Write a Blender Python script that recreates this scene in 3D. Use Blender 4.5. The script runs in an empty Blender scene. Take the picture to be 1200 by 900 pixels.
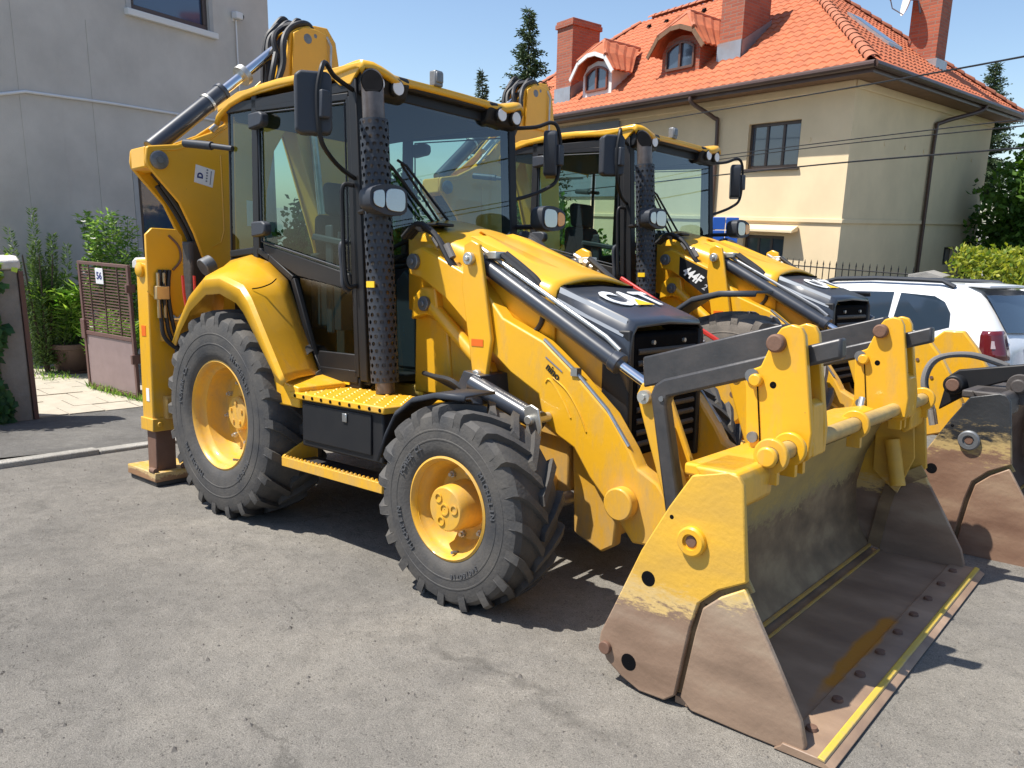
import bpy, bmesh, math, random
from mathutils import Vector, Matrix, noise
rnd = random.Random(7)
SC = bpy.context.scene
COL = SC.collection
# ---------------------------------------------------------------- frames
# The street is a gentle slope: "street" coordinates (x along the machines, y across, z normal to the tarmac)
# are turned into the level world by RS.
RS = Matrix(((0.9976376, 0.0043876, -0.0685562), (0.0, 0.9979583, 0.0638693), (0.0686964, -0.0637184, 0.9956007)))
def SW(x, y, z=0.0): return RS @ Vector((x, y, z))
def street_matrix(x=0, y=0, z=0, yaw=0.0, roll=0.0, pitch=0.0):
    return RS.to_4x4() @ Matrix.Translation((x, y, z)) @ Matrix.Rotation(yaw, 4, 'Z') @ Matrix.Rotation(pitch, 4, 'Y') @ Matrix.Rotation(roll, 4, 'X')
# ---------------------------------------------------------------- camera
cam = bpy.data.cameras.new('camera'); cam_o = bpy.data.objects.new('camera', cam); COL.objects.link(cam_o)
CF = Vector((-0.6391462, 0.7380265, -0.2163541)); CR = Vector((0.7526041, 0.6581173, 0.0216494)); CU = Vector((-0.1583642, 0.1489919, 0.9760749))
cam_o.matrix_world = Matrix(((CR.x, CU.x, -CF.x, 4.7293), (CR.y, CU.y, -CF.y, -3.5878), (CR.z, CU.z, -CF.z, 2.1347), (0, 0, 0, 1)))
cam.sensor_width = 36.0; cam.lens = 915.21 / 1200 * 36; cam.clip_start = 0.05; cam.clip_end = 3000
SC.camera = cam_o
# ---------------------------------------------------------------- light
SUN_DIR = Vector((0.385, 0.385, -0.99)).normalized()
world = bpy.data.worlds.new('World'); SC.world = world; world.use_nodes = True
wn = world.node_tree.nodes; wl = world.node_tree.links
for n in list(wn): wn.remove(n)
wo = wn.new('ShaderNodeOutputWorld'); bg = wn.new('ShaderNodeBackground'); sky = wn.new('ShaderNodeTexSky')
sky.sky_type = 'NISHITA'; sky.sun_disc = False
sky.sun_elevation = math.asin(-SUN_DIR.z); sky.sun_rotation = math.atan2(-SUN_DIR.x, -SUN_DIR.y)
sky.air_density = 1.0; sky.dust_density = 0.7; sky.ozone_density = 2.2; sky.altitude = 100
bg.inputs['Strength'].default_value = 0.12
wl.new(sky.outputs[0], bg.inputs[0]); wl.new(bg.outputs[0], wo.inputs[0])
sun = bpy.data.lights.new('sun', 'SUN'); sun.energy = 5.0; sun.angle = math.radians(0.55); sun.color = (1.0, 0.955, 0.88)
sun_o = bpy.data.objects.new('sun', sun); COL.objects.link(sun_o)
sun_o.rotation_euler = SUN_DIR.to_track_quat('-Z', 'Y').to_euler(); sun_o.location = (0, 0, 30)
SC.view_settings.view_transform = 'Standard'; SC.view_settings.look = 'None'
SC.view_settings.exposure = 0.55; SC.view_settings.gamma = 1.0; SC.view_settings.use_curve_mapping = False
SC.render.resolution_x = 1024; SC.render.resolution_y = 768

# ---------------------------------------------------------------- materials
def mat(name, col, rough=0.5, metal=0.0, var=0.0, vscale=3.0, bump=0.0, bscale=60.0, spec=0.5, coat=0.0, tint=None, detail=6.0):
    m = bpy.data.materials.new(name); m.use_nodes = True
    nt = m.node_tree; b = nt.nodes['Principled BSDF']
    b.inputs['Base Color'].default_value = (*col, 1); b.inputs['Roughness'].default_value = rough; b.inputs['Metallic'].default_value = metal
    b.inputs['Specular IOR Level'].default_value = spec
    if coat: b.inputs['Coat Weight'].default_value = coat; b.inputs['Coat Roughness'].default_value = 0.12
    tc = nt.nodes.new('ShaderNodeTexCoord')
    if var:
        nz = nt.nodes.new('ShaderNodeTexNoise'); nz.inputs['Scale'].default_value = vscale; nz.inputs['Detail'].default_value = detail; nz.inputs['Roughness'].default_value = 0.62
        nt.links.new(tc.outputs['Object'], nz.inputs['Vector'])
        cr = nt.nodes.new('ShaderNodeValToRGB')
        t = tint or (0.0, 0.0, 0.0)
        lo = tuple(c * (1 - var) + t[i] * var for i, c in enumerate(col)); hi = tuple(min(1, c * (1 + var * 0.45)) for c in col)
        cr.color_ramp.elements[0].position = 0.3; cr.color_ramp.elements[0].color = (*lo, 1)
        cr.color_ramp.elements[1].position = 0.7; cr.color_ramp.elements[1].color = (*hi, 1)
        nt.links.new(nz.outputs['Fac'], cr.inputs['Fac']); nt.links.new(cr.outputs['Color'], b.inputs['Base Color'])
        rr = nt.nodes.new('ShaderNodeMapRange'); rr.inputs['To Min'].default_value = min(1, rough + 0.12); rr.inputs['To Max'].default_value = max(0.03, rough - 0.08)
        nt.links.new(nz.outputs['Fac'], rr.inputs['Value']); nt.links.new(rr.outputs[0], b.inputs['Roughness'])
    if bump:
        bn = nt.nodes.new('ShaderNodeTexNoise'); bn.inputs['Scale'].default_value = bscale; bn.inputs['Detail'].default_value = 5
        nt.links.new(tc.outputs['Object'], bn.inputs['Vector'])
        bp = nt.nodes.new('ShaderNodeBump'); bp.inputs['Strength'].default_value = bump; bp.inputs['Distance'].default_value = 0.02
        nt.links.new(bn.outputs['Fac'], bp.inputs['Height']); nt.links.new(bp.outputs['Normal'], b.inputs['Normal'])
    return m
def glass(name, tint, rough=0.0, ior=1.5, boost=0.04):
    m = bpy.data.materials.new(name); m.use_nodes = True; nt = m.node_tree
    for n in list(nt.nodes): nt.nodes.remove(n)
    o = nt.nodes.new('ShaderNodeOutputMaterial'); mx = nt.nodes.new('ShaderNodeMixShader'); tr = nt.nodes.new('ShaderNodeBsdfTransparent'); gl = nt.nodes.new('ShaderNodeBsdfGlossy')
    tr.inputs['Color'].default_value = (*tint, 1); gl.inputs['Roughness'].default_value = rough
    lw = nt.nodes.new('ShaderNodeLayerWeight'); lw.inputs['Blend'].default_value = 0.5
    pw = nt.nodes.new('ShaderNodeMath'); pw.operation = 'POWER'; pw.inputs[1].default_value = 3.6; nt.links.new(lw.outputs['Facing'], pw.inputs[0])
    fr = nt.nodes.new('ShaderNodeMath'); fr.operation = 'MULTIPLY'; fr.inputs[1].default_value = 0.9; nt.links.new(pw.outputs[0], fr.inputs[0])
    ad = nt.nodes.new('ShaderNodeMath'); ad.operation = 'ADD'; ad.inputs[1].default_value = boost; ad.use_clamp = True
    nt.links.new(fr.outputs[0], ad.inputs[0]); nt.links.new(ad.outputs[0], mx.inputs[0]); nt.links.new(tr.outputs[0], mx.inputs[1]); nt.links.new(gl.outputs[0], mx.inputs[2]); nt.links.new(mx.outputs[0], o.inputs[0])
    return m
YEL = (0.76, 0.395, 0.012)
M = {}
def paint_mat(name, col, rough, dust=.5, dz=.75, chips=True):
    # machine paint: slight fading, road dust low down, grimy streaks and a few chips
    m = mat(name, col, rough, var=.14, vscale=2.6, spec=.5, coat=.2, tint=(.35, .25, .1), bump=.04, bscale=30); nt = m.node_tree; L = nt.links.new; b = nt.nodes['Principled BSDF']
    src = b.inputs['Base Color'].links[0].from_socket; rsrc = b.inputs['Roughness'].links[0].from_socket
    tc = nt.nodes.new('ShaderNodeTexCoord'); sp = nt.nodes.new('ShaderNodeSeparateXYZ'); L(tc.outputs['Object'], sp.inputs[0])
    n1 = nt.nodes.new('ShaderNodeTexNoise'); n1.inputs['Scale'].default_value = 5.5; n1.inputs['Detail'].default_value = 9; n1.inputs['Roughness'].default_value = .7
    mp = nt.nodes.new('ShaderNodeMapping'); mp.inputs['Scale'].default_value = (1.6, 1.6, .55); L(tc.outputs['Object'], mp.inputs[0]); L(mp.outputs[0], n1.inputs['Vector'])
    zr = nt.nodes.new('ShaderNodeMapRange'); zr.inputs['From Min'].default_value = .1; zr.inputs['From Max'].default_value = dz + .9; zr.inputs['To Min'].default_value = .20; zr.inputs['To Max'].default_value = -.06; L(sp.outputs['Z'], zr.inputs['Value'])
    ad = nt.nodes.new('ShaderNodeMath'); ad.operation = 'ADD'; L(n1.outputs['Fac'], ad.inputs[0]); L(zr.outputs[0], ad.inputs[1])
    dr = nt.nodes.new('ShaderNodeMapRange'); dr.inputs['From Min'].default_value = .54; dr.inputs['From Max'].default_value = .86; dr.inputs['To Max'].default_value = dust; L(ad.outputs[0], dr.inputs['Value'])
    mx = nt.nodes.new('ShaderNodeMix'); mx.data_type = 'RGBA'; L(dr.outputs[0], mx.inputs[0]); L(src, mx.inputs[6]); mx.inputs[7].default_value = (.36, .255, .13, 1); out = mx
    if chips:
        vo = nt.nodes.new('ShaderNodeTexVoronoi'); vo.inputs['Scale'].default_value = 26; vo.inputs['Randomness'].default_value = 1; L(tc.outputs['Object'], vo.inputs['Vector'])
        wn = nt.nodes.new('ShaderNodeTexNoise'); wn.inputs['Scale'].default_value = 4; L(tc.outputs['Object'], wn.inputs['Vector'])
        cm = nt.nodes.new('ShaderNodeMath'); cm.operation = 'MULTIPLY_ADD'; cm.inputs[1].default_value = -.16; cm.inputs[2].default_value = .10; L(wn.outputs['Fac'], cm.inputs[0])
        lt = nt.nodes.new('ShaderNodeMath'); lt.operation = 'LESS_THAN'; L(vo.outputs['Distance'], lt.inputs[0]); L(cm.outputs[0], lt.inputs[1])
        m2 = nt.nodes.new('ShaderNodeMix'); m2.data_type = 'RGBA'; L(lt.outputs[0], m2.inputs[0]); L(mx.outputs[2], m2.inputs[6]); m2.inputs[7].default_value = (.16, .10, .06, 1); out = m2
    L(out.outputs[2], b.inputs['Base Color'])
    rm = nt.nodes.new('ShaderNodeMath'); rm.operation = 'MULTIPLY_ADD'; rm.inputs[1].default_value = .7; L(dr.outputs[0], rm.inputs[0]); L(rsrc, rm.inputs[2]); L(rm.outputs[0], b.inputs['Roughness'])
    return m
M['yellow'] = paint_mat('yellow_paint', YEL, 0.34, dust=.62)
M['yellow_dirty'] = paint_mat('dusty_yellow_paint', (0.62, 0.32, 0.02), 0.5, dust=.85, dz=1.1)
M['black'] = mat('black_paint', (0.012, 0.0125, 0.0145), 0.46, var=0.3, vscale=8, tint=(.03, .028, .026), spec=0.28)
M['slate'] = mat('dark_slate_plastic', (0.024, 0.031, 0.045), 0.32, var=0.2, vscale=5, coat=0.3, tint=(.12, .11, .1))
M['plastic'] = mat('grey_black_plastic', (0.030, 0.036, 0.048), 0.5, var=0.25, vscale=10, bump=0.05, bscale=300, tint=(.07, .066, .062), spec=0.35)
M['rubber'] = mat('tyre_rubber', (0.030, 0.031, 0.034), 0.68, var=0.62, vscale=4.5, bump=0.16, bscale=70, tint=(.155, .138, .115), spec=0.35, detail=10)
M['worn_rubber'] = mat('worn_dusty_rubber', (0.20, 0.175, 0.15), 0.85, var=0.45, vscale=8, bump=0.1, bscale=80, tint=(.05, .05, .05), spec=0.2)
M['tyre_text'] = mat('raised_tyre_text', (0.085, 0.086, 0.09), 0.7, spec=0.3)
M['steel'] = mat('bare_steel', (0.5, 0.5, 0.49), 0.32, 0.9, var=0.25, vscale=12)
M['chrome'] = mat('chrome_rod', (0.8, 0.8, 0.8), 0.12, 1.0)
M['zinc'] = mat('zinc_fittings', (0.55, 0.54, 0.5), 0.4, 0.75, var=0.2, vscale=20)
M['pin'] = mat('grey_pin', (0.20, 0.21, 0.22), 0.45, 0.5, var=0.3, vscale=15)
M['rust'] = mat('rusty_steel', (0.14, 0.075, 0.05), 0.7, 0.2, var=0.4, vscale=9, bump=0.08, bscale=70, tint=(.28, .17, .12))
M['forksteel'] = mat('black_fork_steel', (0.036, 0.038, 0.042), 0.38, 0.3, var=0.35, vscale=7, bump=0.06, bscale=40, tint=(.16, .14, .13))
M['hose'] = mat('hydraulic_hose', (0.02, 0.02, 0.022), 0.55, bump=0.1, bscale=200)
M['greyhose'] = mat('sleeved_hose', (0.16, 0.15, 0.14), 0.7, bump=0.15, bscale=150)
M['pipe'] = mat('exhaust_steel', (0.17, 0.14, 0.125), 0.4, 0.7, var=0.35, vscale=14)
M['dark'] = mat('dark_recess', (0.006, 0.006, 0.007), 0.9, var=0.3, vscale=5, spec=0.05)
M['engine'] = mat('engine_black', (0.03, 0.026, 0.022), 0.6, var=0.5, vscale=16, bump=0.2, bscale=30, tint=(.08, .055, .035))
M['white'] = mat('white_sticker', (0.8, 0.8, 0.8), 0.45)
M['blue_ink'] = mat('blue_ink', (0.03, 0.04, 0.18), 0.5)
M['grey_ink'] = mat('grey_ink', (0.18, 0.19, 0.24), 0.5)
M['orange'] = mat('orange_decal', (0.75, 0.14, 0.01), 0.45)
M['red'] = mat('red_paint', (0.5, 0.03, 0.02), 0.45)
M['amber'] = mat('amber_lens', (0.85, 0.30, 0.03), 0.15, coat=0.5)
M['lens'] = mat('clear_lens', (0.36, 0.37, 0.38), 0.16, 0.85, coat=0.6)
M['seat'] = mat('black_seat_fabric', (0.018, 0.019, 0.021), 0.8, bump=0.15, bscale=120)
M['liner'] = mat('grey_headliner', (0.025, 0.028, 0.03), 0.85)
M['cabglass'] = glass('tinted_cab_glass', (0.62, 0.76, 0.76), boost=0.12)
M['sideglass'] = glass('green_side_glass', (0.56, 0.72, 0.68), boost=0.02)
M['decalyellow'] = mat('decal_yellow', (0.85, 0.55, 0.02), 0.4)

# ---------------------------------------------------------------- mesh helper
class G:
    def __init__(s): s.v = []; s.f = []
    def add(s, vs, fs):
        n = len(s.v); s.v += [tuple(v) for v in vs]; s.f += [tuple(i + n for i in f) for f in fs]; return s
    def box(s, x0, x1, y0, y1, z0, z1):
        return s.add([(x0, y0, z0), (x1, y0, z0), (x1, y1, z0), (x0, y1, z0), (x0, y0, z1), (x1, y0, z1), (x1, y1, z1), (x0, y1, z1)],
                     [(0, 3, 2, 1), (4, 5, 6, 7), (0, 1, 5, 4), (1, 2, 6, 5), (2, 3, 7, 6), (3, 0, 4, 7)])
    def bar(s, p, q, w, h, up=(0, 0, 1)):
        p = Vector(p); q = Vector(q); d = (q - p).normalized(); u = Vector(up)
        a = d.cross(u)
        if a.length < 1e-4: a = d.cross(Vector((0, 1, 0)))
        a.normalize(); b = a.cross(d).normalized(); a = a * w / 2; b = b * h / 2
        return s.add([p - a - b, p + a - b, p + a + b, p - a + b, q - a - b, q + a - b, q + a + b, q - a + b],
                     [(0, 1, 2, 3), (7, 6, 5, 4), (0, 4, 5, 1), (1, 5, 6, 2), (2, 6, 7, 3), (3, 7, 4, 0)])
    def prism(s, poly, a0, a1, ax='y'):
        f = {'y': lambda p, a: (p[0], a, p[1]), 'x': lambda p, a: (a, p[0], p[1]), 'z': lambda p, a: (p[0], p[1], a)}[ax]
        n = len(poly)
        return s.add([f(p, a0) for p in poly] + [f(p, a1) for p in poly],
                     [tuple(range(n)), tuple(range(2 * n - 1, n - 1, -1))] + [(i, i + n, (i + 1) % n + n, (i + 1) % n) for i in range(n)])
    def cyl(s, p, q, r, r2=None, n=20, caps=True):
        p = Vector(p); q = Vector(q); d = (q - p).normalized(); r2 = r if r2 is None else r2
        a = d.orthogonal().normalized(); b = d.cross(a)
        vs = []
        for c, rr in ((p, r), (q, r2)):
            for i in range(n):
                t = 2 * math.pi * i / n; vs.append(c + a * math.cos(t) * rr + b * math.sin(t) * rr)
        fs = [(i, (i + 1) % n, (i + 1) % n + n, i + n) for i in range(n)]
        if caps: fs += [tuple(range(n - 1, -1, -1)), tuple(range(n, 2 * n))]
        return s.add(vs, fs)
    def tube(s, pts, r, n=8, closed=False, taper=None):
        P = [Vector(p) for p in pts]; m = len(P); vs = []; prev = None
        for i in range(m):
            t = (P[min(i + 1, m - 1)] - P[max(i - 1, 0)]).normalized()
            if prev is None: a = t.orthogonal().normalized()
            else:
                a = prev - t * prev.dot(t)
                a = a.normalized() if a.length > 1e-6 else t.orthogonal().normalized()
            prev = a; b = t.cross(a); rr = r if taper is None else r * taper[i]
            for k in range(n):
                th = 2 * math.pi * k / n; vs.append(P[i] + (a * math.cos(th) + b * math.sin(th)) * rr)
        fs = [(i * n + k, i * n + (k + 1) % n, (i + 1) * n + (k + 1) % n, (i + 1) * n + k) for i in range(m - 1) for k in range(n)]
        fs += [tuple(range(n - 1, -1, -1)), tuple(range((m - 1) * n, m * n))]
        return s.add(vs, fs)
    def lathe(s, prof, o=(0, 0, 0), ax=(0, 1, 0), n=40, cap=False):
        o = Vector(o); d = Vector(ax).normalized(); a = Vector((1, 0, 0)) if abs(d.x) < .9 else Vector((0, 0, 1)); a = (a - d * a.dot(d)).normalized(); b = d.cross(a)
        vs = []; m = len(prof)
        for r, h in prof:
            for k in range(n):
                t = 2 * math.pi * k / n; vs.append(o + d * h + (a * math.cos(t) + b * math.sin(t)) * r)
        fs = [(i * n + k, (i + 1) * n + k, (i + 1) * n + (k + 1) % n, i * n + (k + 1) % n) for i in range(m - 1) for k in range(n)]
        if cap: fs += [tuple(range(n - 1, -1, -1)), tuple(range((m - 1) * n, m * n))]
        return s.add(vs, fs)
    def grid(s, rows):
        n = len(rows[0]); base = [p for r in rows for p in r]
        return s.add(base, [(i * n + k, i * n + k + 1, (i + 1) * n + k + 1, (i + 1) * n + k) for i in range(len(rows) - 1) for k in range(n - 1)])
    def mirror_y(s):
        g = G(); g.v = [(x, -y, z) for x, y, z in s.v]; g.f = [tuple(reversed(f)) for f in s.f]; return g
def smooth_path(pts, sub=6):
    P = [Vector(p) for p in pts]; out = []
    for i in range(len(P) - 1):
        p0 = P[max(i - 1, 0)]; p1 = P[i]; p2 = P[i + 1]; p3 = P[min(i + 2, len(P) - 1)]
        for k in range(sub):
            t = k / sub; out.append(0.5 * ((2 * p1) + (p2 - p0) * t + (2 * p0 - 5 * p1 + 4 * p2 - p3) * t * t + (3 * p1 - p0 - 3 * p2 + p3) * t ** 3))
    out.append(P[-1]); return out
def make_mesh(name, g, m, smooth=35, recalc=True):
    me = bpy.data.meshes.new(name); me.from_pydata(g.v, [], g.f); me.validate(verbose=False)
    if recalc:
        bm = bmesh.new(); bm.from_mesh(me); bmesh.ops.recalc_face_normals(bm, faces=bm.faces); bm.to_mesh(me); bm.free()
    if m is not None: me.materials.append(m)
    if smooth:
        me.shade_smooth(); me.set_sharp_from_angle(angle=math.radians(smooth))
    return me
def pieces(g):
    """separate a builder into its free-standing pieces (islands whose boxes do not touch)"""
    n = len(g.v); p = list(range(n))
    def find(a):
        while p[a] != a: p[a] = p[p[a]]; a = p[a]
        return a
    for f in g.f:
        for k in f[1:]: p[find(k)] = find(f[0])
    isl = {}
    for i in range(n): isl.setdefault(find(i), []).append(i)
    bx = {k: [min(g.v[i][a] for i in v) for a in range(3)] + [max(g.v[i][a] for i in v) for a in range(3)] for k, v in isl.items()}
    ks = list(isl); q = {k: k for k in ks}
    def f2(a):
        while q[a] != a: a = q[a]
        return a
    for i, a in enumerate(ks):
        for b in ks[i + 1:]:
            A, B = bx[a], bx[b]
            if all(A[c] <= B[c + 3] + .001 and B[c] <= A[c + 3] + .001 for c in range(3)): q[f2(a)] = f2(b)
    grp = {}
    for k in ks: grp.setdefault(f2(k), []).extend(isl[k])
    if len(grp) < 2: return [g]
    own = {i: k for k, v in grp.items() for i in v}; out = {k: G() for k in grp}; idx = {}
    for k, v in grp.items():
        for i in sorted(v): idx[i] = len(out[k].v); out[k].v.append(g.v[i])
    for f in g.f: out[own[f[0]]].f.append(tuple(idx[i] for i in f))
    return list(out.values())
def ob(name, g, m, parent=None, bevel=0.0, smooth=35, solid=0.0, label=None, recalc=True, seg=2, split=True):
    if split and recalc and len(g.f) < 1500:
        qs = pieces(g)
        if len(qs) > 1: return [ob(name, q, m, parent, bevel, smooth, solid, label, recalc, seg, False) for q in qs][0]
    if isinstance(m, str): m = M[m]
    o = bpy.data.objects.new(name, make_mesh(name, g, m, smooth, recalc)); COL.objects.link(o)
    if parent: o.parent = parent
    if solid:
        s = o.modifiers.new('solid', 'SOLIDIFY'); s.thickness = solid; s.offset = 0
    if bevel:
        b = o.modifiers.new('bevel', 'BEVEL'); b.width = bevel; b.segments = seg; b.limit_method = 'ANGLE'; b.angle_limit = math.radians(32); b.harden_normals = False
    if label: o['label'] = label
    return o
def empty(name, label=None, cat=None, group=None, matrix=None):
    o = bpy.data.objects.new(name, None); COL.objects.link(o); o.empty_display_size = 0.2
    if label: o['label'] = label
    if cat: o['category'] = cat
    if group: o['group'] = group
    if matrix is not None: o.matrix_world = matrix
    return o
def tag(o, label=None, cat=None, group=None, kind=None):
    if label: o['label'] = label
    if cat: o['category'] = cat
    if group: o['group'] = group
    if kind: o['kind'] = kind
    return o
def link_mesh(name, me, parent=None, matrix=None):
    o = bpy.data.objects.new(name, me); COL.objects.link(o)
    if parent: o.parent = parent
    if matrix is not None: o.matrix_local = matrix
    return o
def copy_tree(o, parent=None):
    c = o.copy(); COL.objects.link(c); c.parent = parent
    for ch in list(o.children): copy_tree(ch, c)
    return c
def text_obj(name, body, size, origin, xdir, ydir, m, parent=None, bold=0.0, ext=0.001, shear=0.0, sx=1.0, align='CENTER'):
    cu = bpy.data.curves.new('text', 'FONT'); cu.body = body; cu.size = size; cu.extrude = ext; cu.offset = bold; cu.shear = shear
    cu.align_x = align; cu.align_y = 'CENTER'; cu.resolution_u = 3
    t = bpy.data.objects.new('text', cu); COL.objects.link(t)
    dg = bpy.context.evaluated_depsgraph_get(); dg.update()
    me = bpy.data.meshes.new_from_object(t.evaluated_get(dg)); bpy.data.objects.remove(t); bpy.data.curves.remove(cu)
    x = Vector(xdir).normalized(); y = Vector(ydir); y = (y - x * y.dot(x)).normalized(); z = x.cross(y)
    mt = Matrix(((x.x * sx, y.x, z.x, origin[0]), (x.y * sx, y.y, z.y, origin[1]), (x.z * sx, y.z, z.z, origin[2]), (0, 0, 0, 1)))
    me.transform(mt); me.materials.clear(); me.materials.append(M[m] if isinstance(m, str) else m)
    o = bpy.data.objects.new(name, me); COL.objects.link(o)
    if parent: o.parent = parent
    return o
# ================================================================ setting
def wear_mat(name, paint, metal, z0, band, nscale, rough=0.5, axis='Z', metal2=None, rust=None, fringe=(0.58, 0.42, 0.20), stain=None):
    m = bpy.data.materials.new(name); m.use_nodes = True; nt = m.node_tree; b = nt.nodes['Principled BSDF']; L = nt.links.new
    tc = nt.nodes.new('ShaderNodeTexCoord'); sp = nt.nodes.new('ShaderNodeSeparateXYZ'); L(tc.outputs['Object'], sp.inputs[0])
    n1 = nt.nodes.new('ShaderNodeTexNoise'); n1.inputs['Scale'].default_value = nscale; n1.inputs['Detail'].default_value = 9; n1.inputs['Roughness'].default_value = 0.7
    mp = nt.nodes.new('ShaderNodeMapping'); mp.inputs['Scale'].default_value = (0.5, 1.0, 1.6); L(tc.outputs['Object'], mp.inputs[0]); L(mp.outputs[0], n1.inputs['Vector'])
    sc = nt.nodes.new('ShaderNodeMath'); sc.operation = 'MULTIPLY_ADD'; sc.inputs[1].default_value = band * 4.0; sc.inputs[2].default_value = -band * 2.0; L(n1.outputs['Fac'], sc.inputs[0])
    ad = nt.nodes.new('ShaderNodeMath'); ad.operation = 'ADD'; L(sp.outputs[axis], ad.inputs[0]); L(sc.outputs[0], ad.inputs[1])
    mr = nt.nodes.new('ShaderNodeMapRange'); mr.inputs['From Min'].default_value = z0 - 0.02; mr.inputs['From Max'].default_value = z0 + 0.02; L(ad.outputs[0], mr.inputs['Value'])
    n2 = nt.nodes.new('ShaderNodeTexNoise'); n2.inputs['Scale'].default_value = 5; n2.inputs['Detail'].default_value = 8; L(mp.outputs[0], n2.inputs['Vector'])
    cr = nt.nodes.new('ShaderNodeValToRGB'); cr.color_ramp.elements[0].position = .32; cr.color_ramp.elements[1].position = .68
    cr.color_ramp.elements[0].color = (*metal, 1); cr.color_ramp.elements[1].color = (*(metal2 or tuple(c * 1.7 for c in metal)), 1)
    if rust:
        e = cr.color_ramp.elements.new(0.5); e.color = (*rust, 1)
    L(n2.outputs['Fac'], cr.inputs['Fac'])
    cp = nt.nodes.new('ShaderNodeValToRGB'); cp.color_ramp.elements[0].position = .3; cp.color_ramp.elements[1].position = .65
    cp.color_ramp.elements[0].color = (*tuple(c * .72 + .03 for c in paint), 1); cp.color_ramp.elements[1].color = (*paint, 1); L(n2.outputs['Fac'], cp.inputs['Fac'])
    # bare steel below, a scuffed fringe, paint above
    n4 = nt.nodes.new('ShaderNodeTexNoise'); n4.inputs['Scale'].default_value = nscale * 7; n4.inputs['Detail'].default_value = 6; n4.inputs['Roughness'].default_value = .75
    m4 = nt.nodes.new('ShaderNodeMapping'); m4.inputs['Scale'].default_value = (.45, 1, 1.5); m4.inputs['Rotation'].default_value = (0, .5, 0); L(tc.outputs['Object'], m4.inputs[0]); L(m4.outputs[0], n4.inputs['Vector'])
    s4 = nt.nodes.new('ShaderNodeMath'); s4.operation = 'MULTIPLY_ADD'; s4.inputs[1].default_value = band * 3.2; s4.inputs[2].default_value = -band * 1.6; L(n4.outputs['Fac'], s4.inputs[0])
    a4 = nt.nodes.new('ShaderNodeMath'); a4.operation = 'ADD'; L(ad.outputs[0], a4.inputs[0]); L(s4.outputs[0], a4.inputs[1])
    mr.inputs['From Min'].default_value = z0 - band * .35; mr.inputs['From Max'].default_value = z0 + band * .15
    for l_ in list(mr.inputs['Value'].links): nt.links.remove(l_)
    L(a4.outputs[0], mr.inputs['Value'])
    mr2 = nt.nodes.new('ShaderNodeMapRange'); mr2.inputs['From Min'].default_value = z0 + band * .35; mr2.inputs['From Max'].default_value = z0 + band * 1.2; L(a4.outputs[0], mr2.inputs['Value'])
    mxa = nt.nodes.new('ShaderNodeMix'); mxa.data_type = 'RGBA'; L(mr2.outputs[0], mxa.inputs[0]); mxa.inputs[6].default_value = (*fringe, 1); L(cp.outputs[0], mxa.inputs[7])
    mx = nt.nodes.new('ShaderNodeMix'); mx.data_type = 'RGBA'; L(mr.outputs[0], mx.inputs[0]); L(cr.outputs[0], mx.inputs[6]); L(mxa.outputs[2], mx.inputs[7])
    if stain:
        sx, sy, rx, ry, sc_ = stain
        vx = nt.nodes.new('ShaderNodeVectorMath'); vx.operation = 'SUBTRACT'; vx.inputs[1].default_value = (sx, sy, 0); L(tc.outputs['Object'], vx.inputs[0])
        vd = nt.nodes.new('ShaderNodeVectorMath'); vd.operation = 'MULTIPLY'; vd.inputs[1].default_value = (1 / rx, 1 / ry, 0); L(vx.outputs[0], vd.inputs[0])
        vl = nt.nodes.new('ShaderNodeVectorMath'); vl.operation = 'LENGTH'; L(vd.outputs[0], vl.inputs[0])
        sa = nt.nodes.new('ShaderNodeMath'); sa.operation = 'MULTIPLY_ADD'; sa.inputs[1].default_value = 1.6; L(n2.outputs['Fac'], sa.inputs[0]); L(vl.outputs['Value'], sa.inputs[2])
        sm = nt.nodes.new('ShaderNodeMapRange'); sm.inputs['From Min'].default_value = 1.35; sm.inputs['From Max'].default_value = 1.75; sm.inputs['To Min'].default_value = 1; sm.inputs['To Max'].default_value = 0; L(sa.outputs[0], sm.inputs['Value'])
        ms = nt.nodes.new('ShaderNodeMix'); ms.data_type = 'RGBA'; L(sm.outputs[0], ms.inputs[0]); L(mx.outputs[2], ms.inputs[6]); ms.inputs[7].default_value = (*sc_, 1); mx = ms
    L(mx.outputs[2], b.inputs['Base Color']); b.inputs['Roughness'].default_value = rough
    n3 = nt.nodes.new('ShaderNodeTexNoise'); n3.inputs['Scale'].default_value = 45; n3.inputs['Detail'].default_value = 8; L(tc.outputs['Object'], n3.inputs['Vector'])
    bp = nt.nodes.new('ShaderNodeBump'); bp.inputs['Strength'].default_value = 0.18; bp.inputs['Distance'].default_value = 0.01; L(n3.outputs['Fac'], bp.inputs['Height']); L(bp.outputs[0], b.inputs['Normal'])
    return m
PALE_YEL = (0.74, 0.42, 0.04)
M['bk_side'] = wear_mat('bucket_side_wear', PALE_YEL, (0.185, 0.118, 0.078), 0.40, 0.075, 6, 0.5, metal2=(0.33, 0.24, 0.17), rust=(0.26, 0.17, 0.115), fringe=(0.62, 0.43, 0.17))
M['bk_clam'] = wear_mat('bucket_jaw_wear', (0.70, 0.45, 0.09), (0.21, 0.14, 0.095), 0.47, 0.05, 8, 0.5, metal2=(0.36, 0.27, 0.19), rust=(0.28, 0.19, 0.13), fringe=(0.60, 0.44, 0.20))
M['bk_in'] = wear_mat('bucket_inside_wear', (0.46, 0.32, 0.10), (0.17, 0.112, 0.062), 0.50, 0.09, 4, 0.8, metal2=(0.36, 0.25, 0.135), rust=(0.25, 0.165, 0.09), fringe=(0.36, 0.27, 0.12))
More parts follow.
